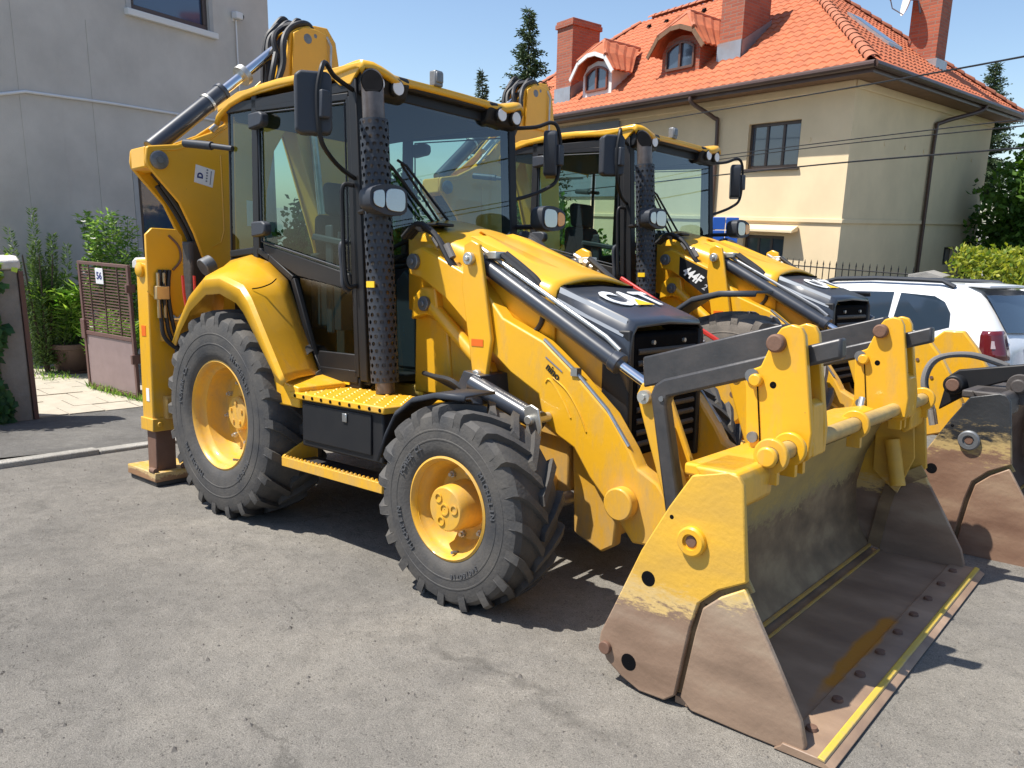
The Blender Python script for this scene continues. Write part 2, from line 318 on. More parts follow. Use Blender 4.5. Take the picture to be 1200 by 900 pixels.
M['bk_floor'] = wear_mat('bucket_floor_steel', (0.30, 0.20, 0.14), (0.22, 0.145, 0.10), 5.0, 0.01, 5, 0.48, metal2=(0.38, 0.26, 0.175), rust=(0.29, 0.195, 0.13), stain=(3.90, -.32, .050, .62, (.50, .21, .02)))
M['bk_edge'] = wear_mat('cutting_edge_wear', (0.66, 0.46, 0.05), (0.30, 0.22, 0.15), 0.030, 0.006, 9, 0.5, metal2=(0.40, 0.31, 0.2), fringe=(.5, .36, .12))
M['bk2_side'] = wear_mat('second_bucket_side_wear', (0.016, 0.018, 0.021), (0.18, 0.10, 0.065), 0.60, 0.11, 5, 0.45, metal2=(0.34, 0.23, 0.15), rust=(0.25, 0.15, 0.098), fringe=(0.46, 0.33, 0.14))
M['bk2_in'] = wear_mat('second_bucket_inside', (0.06, 0.05, 0.045), (0.13, 0.075, 0.05), 0.7, 0.1, 5, 0.6, metal2=(0.2, 0.13, 0.09), fringe=(.2, .14, .08))
def ground_mat(name, c0, c1, c2, gs=220.0, bump=0.5, patch=0.7, stain=True):
    m = bpy.data.materials.new(name); m.use_nodes = True; nt = m.node_tree; b = nt.nodes['Principled BSDF']; L = nt.links.new
    tc = nt.nodes.new('ShaderNodeTexCoord')
    def nz(s, d=6, r=.6, dist=0):
        n = nt.nodes.new('ShaderNodeTexNoise'); n.inputs['Scale'].default_value = s; n.inputs['Detail'].default_value = d; n.inputs['Roughness'].default_value = r; n.inputs['Distortion'].default_value = dist; L(tc.outputs['Object'], n.inputs['Vector']); return n
    a = nz(patch, 7, .62, .6); g = nz(gs, 3, .7); k = nz(9, 8, .72)
    cr = nt.nodes.new('ShaderNodeValToRGB'); e = cr.color_ramp.elements; e[0].position = .33; e[0].color = (*c0, 1); e[1].position = .68; e[1].color = (*c2, 1); x = e.new(.5); x.color = (*c1, 1)
    L(a.outputs['Fac'], cr.inputs['Fac'])
    gr = nt.nodes.new('ShaderNodeMapRange'); gr.inputs['From Min'].default_value = .32; gr.inputs['From Max'].default_value = .7; gr.inputs['To Min'].default_value = .50; gr.inputs['To Max'].default_value = 1.32; L(g.outputs['Fac'], gr.inputs['Value'])
    kr = nt.nodes.new('ShaderNodeMapRange'); kr.inputs['From Min'].default_value = .3; kr.inputs['From Max'].default_value = .7; kr.inputs['To Min'].default_value = .80; kr.inputs['To Max'].default_value = 1.14; L(k.outputs['Fac'], kr.inputs['Value'])
    mu = nt.nodes.new('ShaderNodeMath'); mu.operation = 'MULTIPLY'; L(gr.outputs[0], mu.inputs[0]); L(kr.outputs[0], mu.inputs[1])
    # scattered darker aggregate pits
    vo = nt.nodes.new('ShaderNodeTexVoronoi'); vo.inputs['Scale'].default_value = 38; L(tc.outputs['Object'], vo.inputs['Vector'])
    vr = nt.nodes.new('ShaderNodeMapRange'); vr.inputs['From Min'].default_value = .10; vr.inputs['From Max'].default_value = .24; vr.inputs['To Min'].default_value = .62; vr.inputs['To Max'].default_value = 1; L(vo.outputs['Distance'], vr.inputs['Value'])
    m2 = nt.nodes.new('ShaderNodeMath'); m2.operation = 'MULTIPLY'; L(mu.outputs[0], m2.inputs[0]); L(vr.outputs[0], m2.inputs[1])
    last = m2
    if stain:
        s = nz(1.6, 9, .7, 1.5); sr = nt.nodes.new('ShaderNodeMapRange'); sr.inputs['From Min'].default_value = .60; sr.inputs['From Max'].default_value = .70; sr.inputs['To Min'].default_value = 1; sr.inputs['To Max'].default_value = .74; L(s.outputs['Fac'], sr.inputs['Value'])
        m3 = nt.nodes.new('ShaderNodeMath'); m3.operation = 'MULTIPLY'; L(last.outputs[0], m3.inputs[0]); L(sr.outputs[0], m3.inputs[1]); last = m3
    if stain: # hairline cracks and a few oil spots
        dn = nz(2.2, 5, .6); wv = nt.nodes.new('ShaderNodeVectorMath'); wv.operation = 'MULTIPLY_ADD'; wv.inputs[1].default_value = (.9, .9, 0); L(dn.outputs['Color'], wv.inputs[0]); L(tc.outputs['Object'], wv.inputs[2])
        ve = nt.nodes.new('ShaderNodeTexVoronoi'); ve.feature = 'DISTANCE_TO_EDGE'; ve.inputs['Scale'].default_value = .62; L(wv.outputs[0], ve.inputs['Vector'])
        er = nt.nodes.new('ShaderNodeMapRange'); er.inputs['From Min'].default_value = .001; er.inputs['From Max'].default_value = .006; er.inputs['To Min'].default_value = .72; er.inputs['To Max'].default_value = 1; L(ve.outputs['Distance'], er.inputs['Value'])
        cm = nz(.9, 3, .5); cmr = nt.nodes.new('ShaderNodeMapRange'); cmr.inputs['From Min'].default_value = .48; cmr.inputs['From Max'].default_value = .58; L(cm.outputs['Fac'], cmr.inputs['Value'])
        cx = nt.nodes.new('ShaderNodeMix'); cx.data_type = 'FLOAT'; L(cmr.outputs[0], cx.inputs[0]); cx.inputs[2].default_value = 1; L(er.outputs[0], cx.inputs[3])
        m5 = nt.nodes.new('ShaderNodeMath'); m5.operation = 'MULTIPLY'; L(last.outputs[0], m5.inputs[0]); L(cx.outputs[0], m5.inputs[1]); last = m5
        vs_ = nt.nodes.new('ShaderNodeTexVoronoi'); vs_.inputs['Scale'].default_value = 1.9; L(wv.outputs[0], vs_.inputs['Vector'])
        sr2 = nt.nodes.new('ShaderNodeMapRange'); sr2.inputs['From Min'].default_value = .03; sr2.inputs['From Max'].default_value = .10; sr2.inputs['To Min'].default_value = .66; sr2.inputs['To Max'].default_value = 1; L(vs_.outputs['Distance'], sr2.inputs['Value']); sr2.inputs['To Min'].default_value = .86
        m6 = nt.nodes.new('ShaderNodeMath'); m6.operation = 'MULTIPLY'; L(last.outputs[0], m6.inputs[0]); L(sr2.outputs[0], m6.inputs[1]); last = m6
    vm = nt.nodes.new('ShaderNodeVectorMath'); vm.operation = 'SCALE'; L(cr.outputs['Color'], vm.inputs[0]); L(last.outputs[0], vm.inputs['Scale'])
    L(vm.outputs[0], b.inputs['Base Color']); b.inputs['Roughness'].default_value = .9; b.inputs['Specular IOR Level'].default_value = .25
    bp = nt.nodes.new('ShaderNodeBump'); bp.inputs['Strength'].default_value = bump; bp.inputs['Distance'].default_value = .012
    b2 = nt.nodes.new('ShaderNodeBump'); b2.inputs['Strength'].default_value = .45; b2.inputs['Distance'].default_value = .05; L(k.outputs['Fac'], b2.inputs['Height'])
    L(last.outputs[0], bp.inputs['Height']); L(b2.outputs[0], bp.inputs['Normal']); L(bp.outputs[0], b.inputs['Normal'])
    return m
M['ground'] = ground_mat('worn_tarmac', (0.20, 0.187, 0.167), (0.252, 0.234, 0.206), (0.31, 0.285, 0.245))
M['pavement'] = ground_mat('pavement_asphalt', (0.13, 0.125, 0.115), (0.18, 0.172, 0.16), (0.23, 0.22, 0.2))
M['kerb'] = ground_mat('kerb_concrete', (0.33, 0.31, 0.28), (0.40, 0.38, 0.34), (0.46, 0.44, 0.40), gs=150, bump=.3, patch=2, stain=False)
def lift(y, x=0.0): # the tarmac rises a little towards the second machine
    if x > .8: return lift(y) * max(0.0, 1 - (x - .8) / 1.2)
    t = max(0.0, min(1.0, (y - 0.9) / 2.2)); return 0.10 * t * t * (3 - 2 * t)
def ground_z(x, y):
    # street plane near the machines, easing to level land far away
    d = math.hypot(x, y); k = 1.0 if d < 22 else 22 / d
    return lift(y) * (1 if d < 22 else 1)
g = G(); rows = []
xs = [-1500, -700, -300, -120, -60, -35, -22, -16, -12, -9, -7, -5.5, -4.5, -3.5, -2.6, -1.5, -.5, .5, .8, 1.1, 1.5, 2.0, 2.7, 3.1, 3.5, 4.5, 6, 8, 11, 15, 22, 35, 60, 120, 300, 700, 1500]
ys = [-1500, -700, -300, -120, -60, -35, -22, -15, -10, -7, -5, -3.5, -2.5, -1.8, -1.2, -.6, 0, .5, .9, 1.2, 1.5, 1.8, 2.1, 2.4, 2.8, 3.2, 4, 5, 6.5, 8, 10, 13, 17, 22, 35, 60, 120, 300, 700, 1500]
for y in ys:
    r = []
    for x in xs:
        d = math.hypot(x, y); k = 1 if d < 25 else 25 / d
        P = SW(x * k, y * k, lift(y, x)); Q = SW(x, y, 0)
        r.append((P.x / k, P.y / k, P.z))
    rows.append(r)
g.grid(rows); tag(ob('ground', g, 'ground', smooth=60), kind='structure')
def street_ob(name, g, m, **k):
    o = ob(name, g, m, split=False, **k); o.matrix_world = street_matrix(); return o
# kerb and pavement along the left side of the yard entrance
KX = -2.56
g = G()
for a, b, h in ((-9.0, -1.75, .085), (-1.75, -0.9, .05), (-0.9, 3.2, .035), (3.2, 14.0, .06)):
    h0 = h
    g.box(KX - .15, KX, a + .004, b, -0.1, h0)
o = street_ob('kerb', g, 'kerb', bevel=.012); tag(o, kind='structure')
g = G(); g.grid([[(-4.86, y, .03 if y > -1 else .07 - .04 * max(0, min(1, (y + 1.8) / .9))) for y in (-9, -1.8, -.9, 0, 3, 14)], [(KX - .148, y, .03 if y > -1 else .072 - .042 * max(0, min(1, (y + 1.8) / .9))) for y in (-9, -1.8, -.9, 0, 3, 14)]])
tag(street_ob('pavement', g, 'pavement', smooth=60), kind='structure')
# ================================================================ backhoe loader (built in street coordinates, nose to +x, near side is -y)
def tyre_mesh(R, W, rr, nl, lw, lh):
    g = G(); hw = W / 2; rc = R - lh
    prof = [(rr - .005, -hw * .80), (rr + .025, -hw * .93), (rr + .06, -hw * .985), ((rr + rc) / 2, -hw * 1.0), (rc - .06, -hw * .985), (rc - .028, -hw * .93), (rc - .008, -hw * .78), (rc, -hw * .4), (rc, 0)]
    prof = prof + [(r, -h) for r, h in reversed(prof[:-1])]
    g.lathe(prof, n=72)
    for side in (-1, 1):
        for i in range(nl):
            a0 = 2 * math.pi * (i + (.5 if side > 0 else 0)) / nl
            secs = [(-hw * .985, .05, rc - .055, rc - .07, lw * .95), (-hw * .995, .05, rc - .012, rc - .07, lw * .95), (-hw * .95, .042, R - .016, rc - .05, lw * .95), (-hw * .72, .0, R - .003, rc - .015, lw * .90), (-hw * .34, -.105, R, rc - .01, lw * .84), (hw * .05, -.22, R, rc - .01, lw * .92)]
            vs = []
            for h, da, rt, rb, w in secs:
                a = a0 + da * (.62 / R) ; wt = w * .82 / 2 / R; wb = w / 2 / R
                for (r, dw) in ((rb, -wb), (rt, -wt), (rt, wt), (rb, wb)):
                    vs.append((r * math.cos(a + dw), h * (-side), r * math.sin(a + dw)))
            n = len(secs)
            fs = [(4 * k + j, 4 * k + j + 1, 4 * k + 5 + j, 4 * k + 4 + j) for k in range(n - 1) for j in range(3)] + [(0, 1, 2, 3), (4 * n - 1, 4 * n - 2, 4 * n - 3, 4 * n - 4)]
            if side > 0: vs = [(x, y, z) for x, y, z in vs]
            g.add(vs, fs)
    # moulded sidewall rings
    for q in (.35, .62):
        r = rr + .03 + (rc - rr - .06) * q; g.lathe([(r - .006, -hw * .99), (r - .003, -hw * 1.006), (r + .003, -hw * 1.006), (r + .006, -hw * .99)], n=72)
    return g
def ring_text(body, size, r, y, a_mid, parent, name='lettering', m='tyre_text', sx=1.0, step=None):
    # letters set round the sidewall, read from outside (-y side); tops point outwards
    vs = []; fs = []
    st = step or size * .72 * sx / r; n = len(body)
    for i, ch in enumerate(body):
        if ch == ' ': continue
        a = a_mid + ((n - 1) / 2 - i) * st
        rad = Vector((math.cos(a), 0, math.sin(a))); tan = Vector((math.sin(a), 0, -math.cos(a)))
        t = text_obj('x', ch, size, rad * r + Vector((0, y, 0)), tan, rad, m, None, bold=size * .02, ext=.003, sx=sx)
        n0 = len(vs); vs += [tuple(v.co) for v in t.data.vertices]; fs += [tuple(k + n0 for k in p.vertices) for p in t.data.polygons]
        bpy.data.objects.remove(t)
    g = G(); g.v = vs; g.f = fs
    return ob(name, g, m, parent, smooth=0, recalc=False)
def make_wheel(big, tyre_m='rubber'):
    if big: R, W, rr, off, hw = .705, .44, .366, -.16, .22
    else: R, W, rr, off, hw = .515, .33, .254, -.12, .165
    w = G(); y0 = -hw * .80   # outer flange plane
    if big:
        prof = [(rr - .02, y0 + .012), (rr + .004, y0), (rr + .008, y0 - .012), (rr - .004, y0 - .018), (rr - .016, y0 - .006), (rr - .022, y0 + .02), (rr - .03, y0 + .05), (rr - .05, y0 + .065), (rr - .058, y0 + .10), (rr - .064, y0 + .15), (rr - .085, y0 + .19), (rr - .12, y0 + .20), (.165, y0 + .165), (.10, y0 + .16), (0.002, y0 + .16)]
    else:
        prof = [(rr - .02, y0 + .012), (rr + .004, y0), (rr + .008, y0 - .012), (rr - .004, y0 - .018), (rr - .014, y0 - .006), (rr - .02, y0 + .02), (rr - .03, y0 + .045), (rr - .045, y0 + .06), (rr - .05, y0 + .10), (rr - .07, y0 + .135), (.15, y0 + .14), (.11, y0 + .13), (.002, y0 + .13)]
    w.lathe(prof, n=64)
    o = ob('wheel', w, 'yellow', smooth=40)
    t = ob('tyre', tyre_mesh(R, W, rr, 22 if big else 19, .072 if big else .062, .034 if big else .030), tyre_m, o, smooth=30, recalc=True)
    h = G()
    if big:
        h.lathe([(.115, y0 + .17), (.115, y0 + .125), (.105, y0 + .115), (.002, y0 + .113)], n=40)
        for k in range(5):
            a = k * 2 * math.pi / 5 + .3; h.cyl((.07 * math.cos(a), y0 + .115, .07 * math.sin(a)), (.07 * math.cos(a), y0 + .105, .07 * math.sin(a)), .013, n=10)
    else:
        h.lathe([(.125, y0 + .14), (.115, y0 + .04), (.112, y0 - .01), (.104, y0 - .02), (.002, y0 - .022)], n=40)
        for a in range(3):
            b = a * 2.1 + .5; h.lathe([(.024, -.001), (.024, -.006), (.018, -.006), (.018, -.001)], o=(.066 * math.cos(b), y0 - .021, .066 * math.sin(b)), n=16)
        h.lathe([(.03, -.001), (.03, -.006), (.022, -.006), (.022, -.001)], o=(0, y0 - .021, 0), n=16)
    ob('hub', h, 'yellow', o, smooth=40)
    b = G(); nb = 8; rb = .205 if big else .165; yb = y0 + (.17 if big else .137)
    for k in range(nb):
        a = 2 * math.pi * k / nb + .2
        b.cyl((rb * math.cos(a), yb + .01, rb * math.sin(a)), (rb * math.cos(a), yb - .014, rb * math.sin(a)), .018, n=6); b.cyl((rb * math.cos(a), yb, rb * math.sin(a)), (rb * math.cos(a), yb - .03, rb * math.sin(a)), .010, n=8)
    ob('wheel_nut', b, 'zinc', o)
    v = G(); a = -1.1; v.cyl((.9 * rr * math.cos(a), y0 + .05, .9 * rr * math.sin(a)), (.86 * rr * math.cos(a), y0 + .0, .86 * rr * math.sin(a)), .008, n=8); ob('valve', v, 'pin', o)
    rt = rr + (.105 if big else .072); ts = .052 if big else .040; yt = -hw * 1.004
    ring_text('MICHELIN', ts, rt, yt, .75, o); ring_text('POWER CL', ts, rt, yt, 2.75, o); ring_text('MICHELIN', ts, rt, yt, -2.3, o); ring_text('16.9-28' if big else '340/80-18', ts * .8, rt, yt, -.75, o)
    return o
BR = empty('backhoe_loader', 'nearer yellow backhoe loader, rust-worn yellow front bucket resting on the tarmac', 'backhoe loader', 'backhoe loaders parked side by side', street_matrix())
def P(name, g, m, bevel=0.0, parent=None, **k): return ob(name, g, m, parent or BR, bevel, **k)
def both(name, g, m, bevel=0.0, **k): return P(name, g, m, bevel, **k), P(name, g.mirror_y(), m, bevel, **k)
# wheels
rw = make_wheel(True); fw = make_wheel(False)
YR, YF = -1.087 + .22 * .80, -1.108 + .165 * .80
rw.parent = BR; rw.location = (0, YR, .69); fw.parent = BR; fw.location = (2.2, YF, .492); fw.rotation_euler = (0, 0.35, 0)
rl = copy_tree(rw, BR); rl.location = (0, -YR, .69); rl.scale = (1, -1, 1)
fl = copy_tree(fw, BR); fl.location = (2.2, -YF, .492); fl.scale = (1, -1, 1)
# chassis and axles
g = G(); g.box(-1.0, 2.35, -.33, .33, .42, .93); g.box(2.2, 2.62, -.28, .28, .50, .86)
P('chassis', g, 'yellow_dirty', .015)
g = G(); g.cyl((2.2, -.86, .49), (2.2, .86, .49), .075); g.box(2.05, 2.35, -.3, .3, .38, .60); g.cyl((2.2, -.93, .49), (2.2, -.74, .49), .13, n=24); g.cyl((2.2, .93, .49), (2.2, .74, .49), .13, n=24)
P('front_axle', g, 'yellow_dirty', .01)
g = G(); g.cyl((0, -.86, .69), (0, .86, .69), .14); g.box(-.22, .22, -.3, .3, .48, .92); P('rear_axle', g, 'yellow_dirty', .01)
g = G(); g.cyl((2.35, -.75, .42), (2.35, .75, .42), .022); g.cyl((2.35, -.45, .42), (2.35, .45, .42), .038); g.cyl((2.24, -.8, .46), (2.36, -.74, .42), .03); g.cyl((2.24, .8, .46), (2.36, .74, .42), .03); P('steering_cylinder', g, 'zinc')
# nose bracket below the grille
g = G(); g.prism([(2.42, .74), (2.62, .72), (2.72, .5), (2.70, .24), (2.62, .19), (2.44, .26)], -.40, -.33); g.prism([(2.42, .74), (2.62, .72), (2.72, .5), (2.70, .24), (2.62, .19), (2.44, .26)], .33, .40); g.box(2.45, 2.66, -.34, .34, .26, .48)
P('nose_bracket', g, 'yellow_dirty', .012)
# engine hood
def hood_sec(x, ze, zc, hw, zb, n=9):
    r = [(x, -hw, zb), (x, -hw, ze - .07), (x, -hw + .012, ze - .025), (x, -hw + .045, ze)]
    for i in range(n):
        y = (-hw + .10) + (2 * hw - .20) * i / (n - 1); r.append((x, y, ze + .012 + (zc - ze - .012) * (1 - (y / (hw - .1)) ** 2)))
    return r + [(x, -y, z) for (x, y, z) in reversed(r[:4])]
g = G(); g.grid([hood_sec(1.13, 1.93, 1.985, .40, 1.42), hood_sec(1.40, 1.86, 1.915, .40, 1.35), hood_sec(1.9, 1.695, 1.75, .395, 1.18), hood_sec(2.22, 1.592, 1.64, .39, 1.12), hood_sec(2.28, 1.572, 1.615, .388, 1.12)])
hood = P('engine_hood', g, 'yellow', solid=.02, smooth=50)
g = G()
for s in (-1, 1): g.grid([[(1.45, s * .12, 1.895), (1.5, s * .15, 1.905), (1.6, s * .20, 1.872), (1.5, s * .24, 1.87)], [(2.18, s * .10, 1.632), (2.2, s * .15, 1.645), (2.2, s * .24, 1.622), (2.18, s * .28, 1.605)]])
ob('hood_rib', g, 'yellow', hood, smooth=60)
g = G(); g.box(1.22, 1.36, -.375, -.24, 1.93, 1.948); ob('hood_latch', g, 'black', hood, .005)
# dark front cowl with grille
def cowl_sec(x, zt, hw, zb): return [(x, -hw, zb), (x, -hw, zt - .12), (x, -hw + .015, zt - .04), (x, -hw + .05, zt), (x, 0, zt + .012), (x, hw - .05, zt), (x, hw - .015, zt - .04), (x, hw, zt - .12), (x, hw, zb)]
g = G(); g.grid([cowl_sec(2.282, 1.566, .388, 1.40), cowl_sec(2.50, 1.485, .386, 1.30), cowl_sec(2.70, 1.41, .382, 1.14), cowl_sec(2.74, 1.392, .380, 1.06), cowl_sec(2.752, 1.37, .374, 1.04)])
cowl = P('front_cowl', g, 'slate', solid=.016, smooth=40)
g = G(); g.grid([[(2.285, -.394, 1.49), (2.285, -.355, 1.570)], [(2.49, -.391, 1.41), (2.49, -.352, 1.492)], [(2.71, -.387, 1.325), (2.71, -.348, 1.411)]]); ob('cowl_reflection_strip', g, mat('painted_reflection', (.16, .18, .21), .35, .2, var=.1), cowl)  # paler strip stands in for a reflection along the cowl edge
g = G(); g.box(2.285, 2.305, -.33, .33, 1.568, 1.582); ob('cowl_seam', g, 'dark', cowl)
sl = Vector((2.70 - 2.282, 0, 1.41 - 1.566)).normalized()
cen = Vector((2.50, 0.03, 1.508))
for ch, yy in (('C', -.175), ('A', -.005), ('T', .165)):
    text_obj('cowl_letter', ch, .26, cen + Vector((0, yy, 0)), (0, 1, 0), -sl, 'white', cowl, bold=.009, ext=.002, sx=.92)
g = G(); a = cen + Vector((0, -.005, 0)); up = -sl; nrm = Vector((0, 1, 0)).cross(up)
g.add([a + nrm * .006 + Vector((0, -.085, 0)) - up * .095, a + nrm * .006 + Vector((0, .085, 0)) - up * .095, a + nrm * .006 - up * .005], [(0, 1, 2)]); ob('logo_triangle', g, 'decalyellow', cowl, smooth=0)
g = G(); g.box(2.60, 2.745, -.345, .345, .70, 1.34); grille = P('front_grille', g, 'dark', .02)
for k in range(9): 
    g = G(); z = .75 + k * .06; g.prism([(2.746, z), (2.756, z + .008), (2.756, z + .022), (2.746, z + .034)], -.30, .30); ob('grille_slat', g, 'engine', grille, .003)
g = G()
for s in (-1, 1): g.box(2.58, 2.752, s * .36 - .022, s * .36 + .022, .62, 1.36)
ob('grille_frame', g, 'black', grille, .012)
g = G()
for s in (-1, 1):
    g.cyl((2.745, s * .16, 1.29), (2.76, s * .16, 1.29), .012, n=10)
ob('grille_bolt', g, 'zinc', grille)
# engine bay sides
g = G(); g.prism([(1.3, .88), (2.60, .72), (2.66, 1.20), (2.50, 1.34), (2.27, 1.43), (1.3, 1.50)], -.376, -.36); g.prism([(1.3, .88), (2.60, .72), (2.66, 1.20), (2.50, 1.34), (2.27, 1.43), (1.3, 1.50)], .36, .376)
P('engine_side_panel', g, 'yellow_dirty', .006)
g = G(); g.box(1.35, 2.58, -.33, .33, .90, 1.14); P('engine_block', g, 'engine', .02)
# ---------------------------------------------------------------- cab
CY = .68
def vert_bar(g, p, q, w, d, s): g.bar((p[0], s * CY, p[1]), (q[0], s * CY, q[1]), w, d, up=(0, s, 0))
cabg = G()
for s in (-1, 1):
    vert_bar(cabg, (1.06, .98), (.975, 2.78), .075, .075, s)        # A pillar
    vert_bar(cabg, (-.145, 1.74), (-.115, 2.84), .065, .06, s)      # B pillar
    vert_bar(cabg, (-.50, 1.68), (-.47, 2.86), .022, .035, s)        # C pillar
    vert_bar(cabg, (-.50, 1.78), (-.13, 1.80), .05, .05, s); vert_bar(cabg, (-.48, 2.80), (.99, 2.74), .07, .06, s)
    cabg.prism([(-.52, 1.52), (-.10, 1.52), (-.10, 1.77), (-.52, 1.75)], s * (CY - .02), s * (CY + .015))
cabg.bar((-.5, -CY, 1.72), (-.5, CY, 1.72), .06, .08); cabg.bar((-.48, -CY, 2.80), (-.48, CY, 2.80), .06, .08)
cabg.bar((.985, -CY, 2.745), (.985, CY, 2.745), .06, .09)
cabg.box(-.5, 1.06, -CY + .01, CY - .01, .95, 1.0); cabg.box(-.52, -.46, -CY + .01, CY - .01, .98, 1.72)
cabf = P('cab_frame', cabg, 'black', .008)
g = G(); g.add([(1.085, -.645, 1.02), (1.085, .645, 1.02), (1.008, .645, 2.70), (1.008, -.645, 2.70)], [(0, 1, 2, 3)]); ob('windscreen', g, 'cabglass', cabf, smooth=0)
g = G(); g.add([(-.505, -.645, 1.76), (-.505, .645, 1.76), (-.485, .645, 2.77), (-.485, -.645, 2.77)], [(0, 1, 2, 3)]); ob('rear_window', g, 'sideglass', cabf, smooth=0)
for s in (-1, 1):
    g = G(); g.add([(-.475, s * (CY + .012), 1.80), (-.165, s * (CY + .012), 1.82), (-.14, s * (CY + .012), 2.79), (-.45, s * (CY + .012), 2.81)], [(0, 1, 2, 3)]); ob('quarter_window', g, 'sideglass', cabf, smooth=0)
# doors
for s in (-1, 1):
    yo = s * (CY + .012)
    pts = [(-.10, 2.755), (.925, 2.685), (.985, 1.0), (.60, 1.0), (.52, 1.10), (.30, 1.60), (.02, 1.745), (-.115, 1.80)]
    dg = G()
    for i in range(len(pts)): a = pts[i]; b = pts[(i + 1) % len(pts)]; dg.bar((a[0], yo, a[1]), (b[0], yo, b[1]), .045, .035, up=(0, 1, 0)) if i not in (2,) else dg.bar((a[0], yo, a[1]), (b[0], yo, b[1]), .08, .035, up=(0, 1, 0))
    dg.prism([(-.05, 1.84), (.93, 1.63), (.945, 1.53), (.36, 1.62), (-.03, 1.77)], yo - .015, yo + .015)
    dg.prism([(.55, 1.02), (.98, 1.02), (.97, 1.14), (.58, 1.14)], yo - .014, yo + .016)
    d = P('door', dg, 'black', .006)
    g = G(); g.add([(-.085, yo, 2.745), (.915, yo, 2.68), (.945, yo, 1.62), (-.09, yo, 1.83)], [(0, 1, 2, 3)]); ob('door_window', g, 'sideglass', d, smooth=0)
    g = G(); g.add([(.36, yo, 1.61), (.95, yo, 1.54), (.97, yo, 1.13), (.56, yo, 1.12)], [(0, 1, 2, 3)]); ob('lower_window', g, 'sideglass', d, smooth=0)
    g = G(); ins = .028   # rubber seal edge shining along the glass
    g.tube([(-.06, yo + s * .016, 1.86), (.915, yo + s * .016, 1.655), (.895, yo + s * .016, 2.65), (-.06, yo + s * .016, 2.715), (-.06, yo + s * .016, 1.86)], .007, n=6); ob('window_seal', g, 'plastic', d)
    g = G(); g.tube(smooth_path([(.90, yo + s * .02, 1.83), (.895, yo + s * .055, 1.80), (.905, yo + s * .055, 1.66), (.915, yo + s * .055, 1.56), (.92, yo + s * .02, 1.53)]), .018, n=10); ob('door_handle', g, 'plastic', d)
    g = G()
    for z in (2.66, 1.94): g.prism([(-.10, z - .055), (.05, z - .045), (.075, z - .02), (.07, z + .03), (.03, z + .05), (-.10, z + .05)], yo + s * .015, yo + s * .075)
    ob('hinge', g, 'plastic', d, .012)
    g = G(); g.tube(smooth_path([(.985, yo + s * .03, 2.16), (.955, yo + s * .08, 2.15), (.952, yo + s * .085, 2.0), (.975, yo + s * .085, 1.6), (1.0, yo + s * .03, 1.56)]), .014, n=8); ob('grab_rail', g, 'black', d)
# roof: thin yellow shell with raised front corners
def roof_z(x, y):
    ay = abs(y); zx = 2.845 + .055 * math.sin(max(0, min(1, (x + .6) / 1.3)) * math.pi * .9) - (.06 * max(0, (x - .55) / .6) ** 2)
    side = max(0, min(1, (ay - .50) / .16)); front = max(0, min(1, (x - .78) / .25))
    lipn = max(0, 1 - ((x - .95) / .09) ** 2) * max(0, min(1, (ay - .56) / .08))
    return zx - .012 * (ay / .7) ** 2 + front * side * .05 - lipn * .0 - .055 * max(0, (-.35 - x) / .25)
rows = []; xs = [-.60, -.57, -.5, -.4, -.2, 0, .2, .4, .6, .75, .85, .93, 1.0, 1.06, 1.10, 1.125]; ys = [-.72, -.70, -.65, -.60, -.55, -.50, -.44, -.30, -.15, 0, .15, .30, .44, .5, .55, .6, .65, .70, .72]
for x in xs:
    r = []
    for y in ys:
        fx = x
        if x > 1.0: fx = x - .075 * max(0, 1 - ((abs(y) - .60) / .18) ** 2) * 0 - (.05 * max(0, min(1, (.52 - abs(y)) / .12)) * (x - 1.0) / .125) - .05 * max(0, (abs(y) - .62) / .1) * (x - 1.0) / .125
        z = roof_z(fx, y)
        if abs(y) > .715: z -= .035
        if x > 1.115: z -= .03
        if x < -.59: z -= .04
        r.append((fx, y, z))
    rows.append(r)
g = G(); g.grid(rows); roof = P('cab_roof', g, 'yellow', solid=.035, smooth=50)
g = G()
for s in (-1, 1): g.prism([(-.58, 2.79), (-.3, 2.84), (.70, 2.84), (.80, 2.80), (.86, 2.755), (.97, 2.745), (1.02, 2.79), (1.06, 2.82), (1.06, 2.86), (-.3, 2.89), (-.58, 2.83)], s * .70, s * .722)
ob('roof_side_flange', g, 'yellow', roof, .006)
g = G(); g.box(-.50, 1.0, -.64, .64, 2.72, 2.80); ob('headliner', g, 'liner', roof, .02)
g = G()
for s in (-1, 1): g.prism([(.78, 2.815), (1.09, 2.83), (1.10, 2.79), (1.06, 2.69), (.98, 2.67), (.80, 2.74)], s * .36, s * .70)
g.box(.85, 1.07, -.37, .37, 2.76, 2.815); ob('roof_underside', g, 'black', roof, .02)
for s in (-1, 1):
    for yy in (.47, .62):
        g = G(); g.cyl((1.06, s * yy, 2.755), (1.107, s * yy, 2.75), .052, n=24); lg = ob('work_light', g, 'black', roof, .006)
        if True:
            g = G(); g.cyl((1.107, s * yy, 2.75), (1.113, s * yy, 2.75), .042, n=24); ob('light_lens', g, 'white', roof)
g = G(); g.box(1.03, 1.09, -.145, -.075, 2.83, 2.93); g.box(1.045, 1.10, -.14, -.08, 2.85, 2.92); ob('roof_camera', g, 'pin', roof, .01)
g = G(); g.cyl((-.1, .25, 2.88), (-.1, .25, 2.93), .04, n=16); ob('roof_cap', g, 'black', roof, .008)
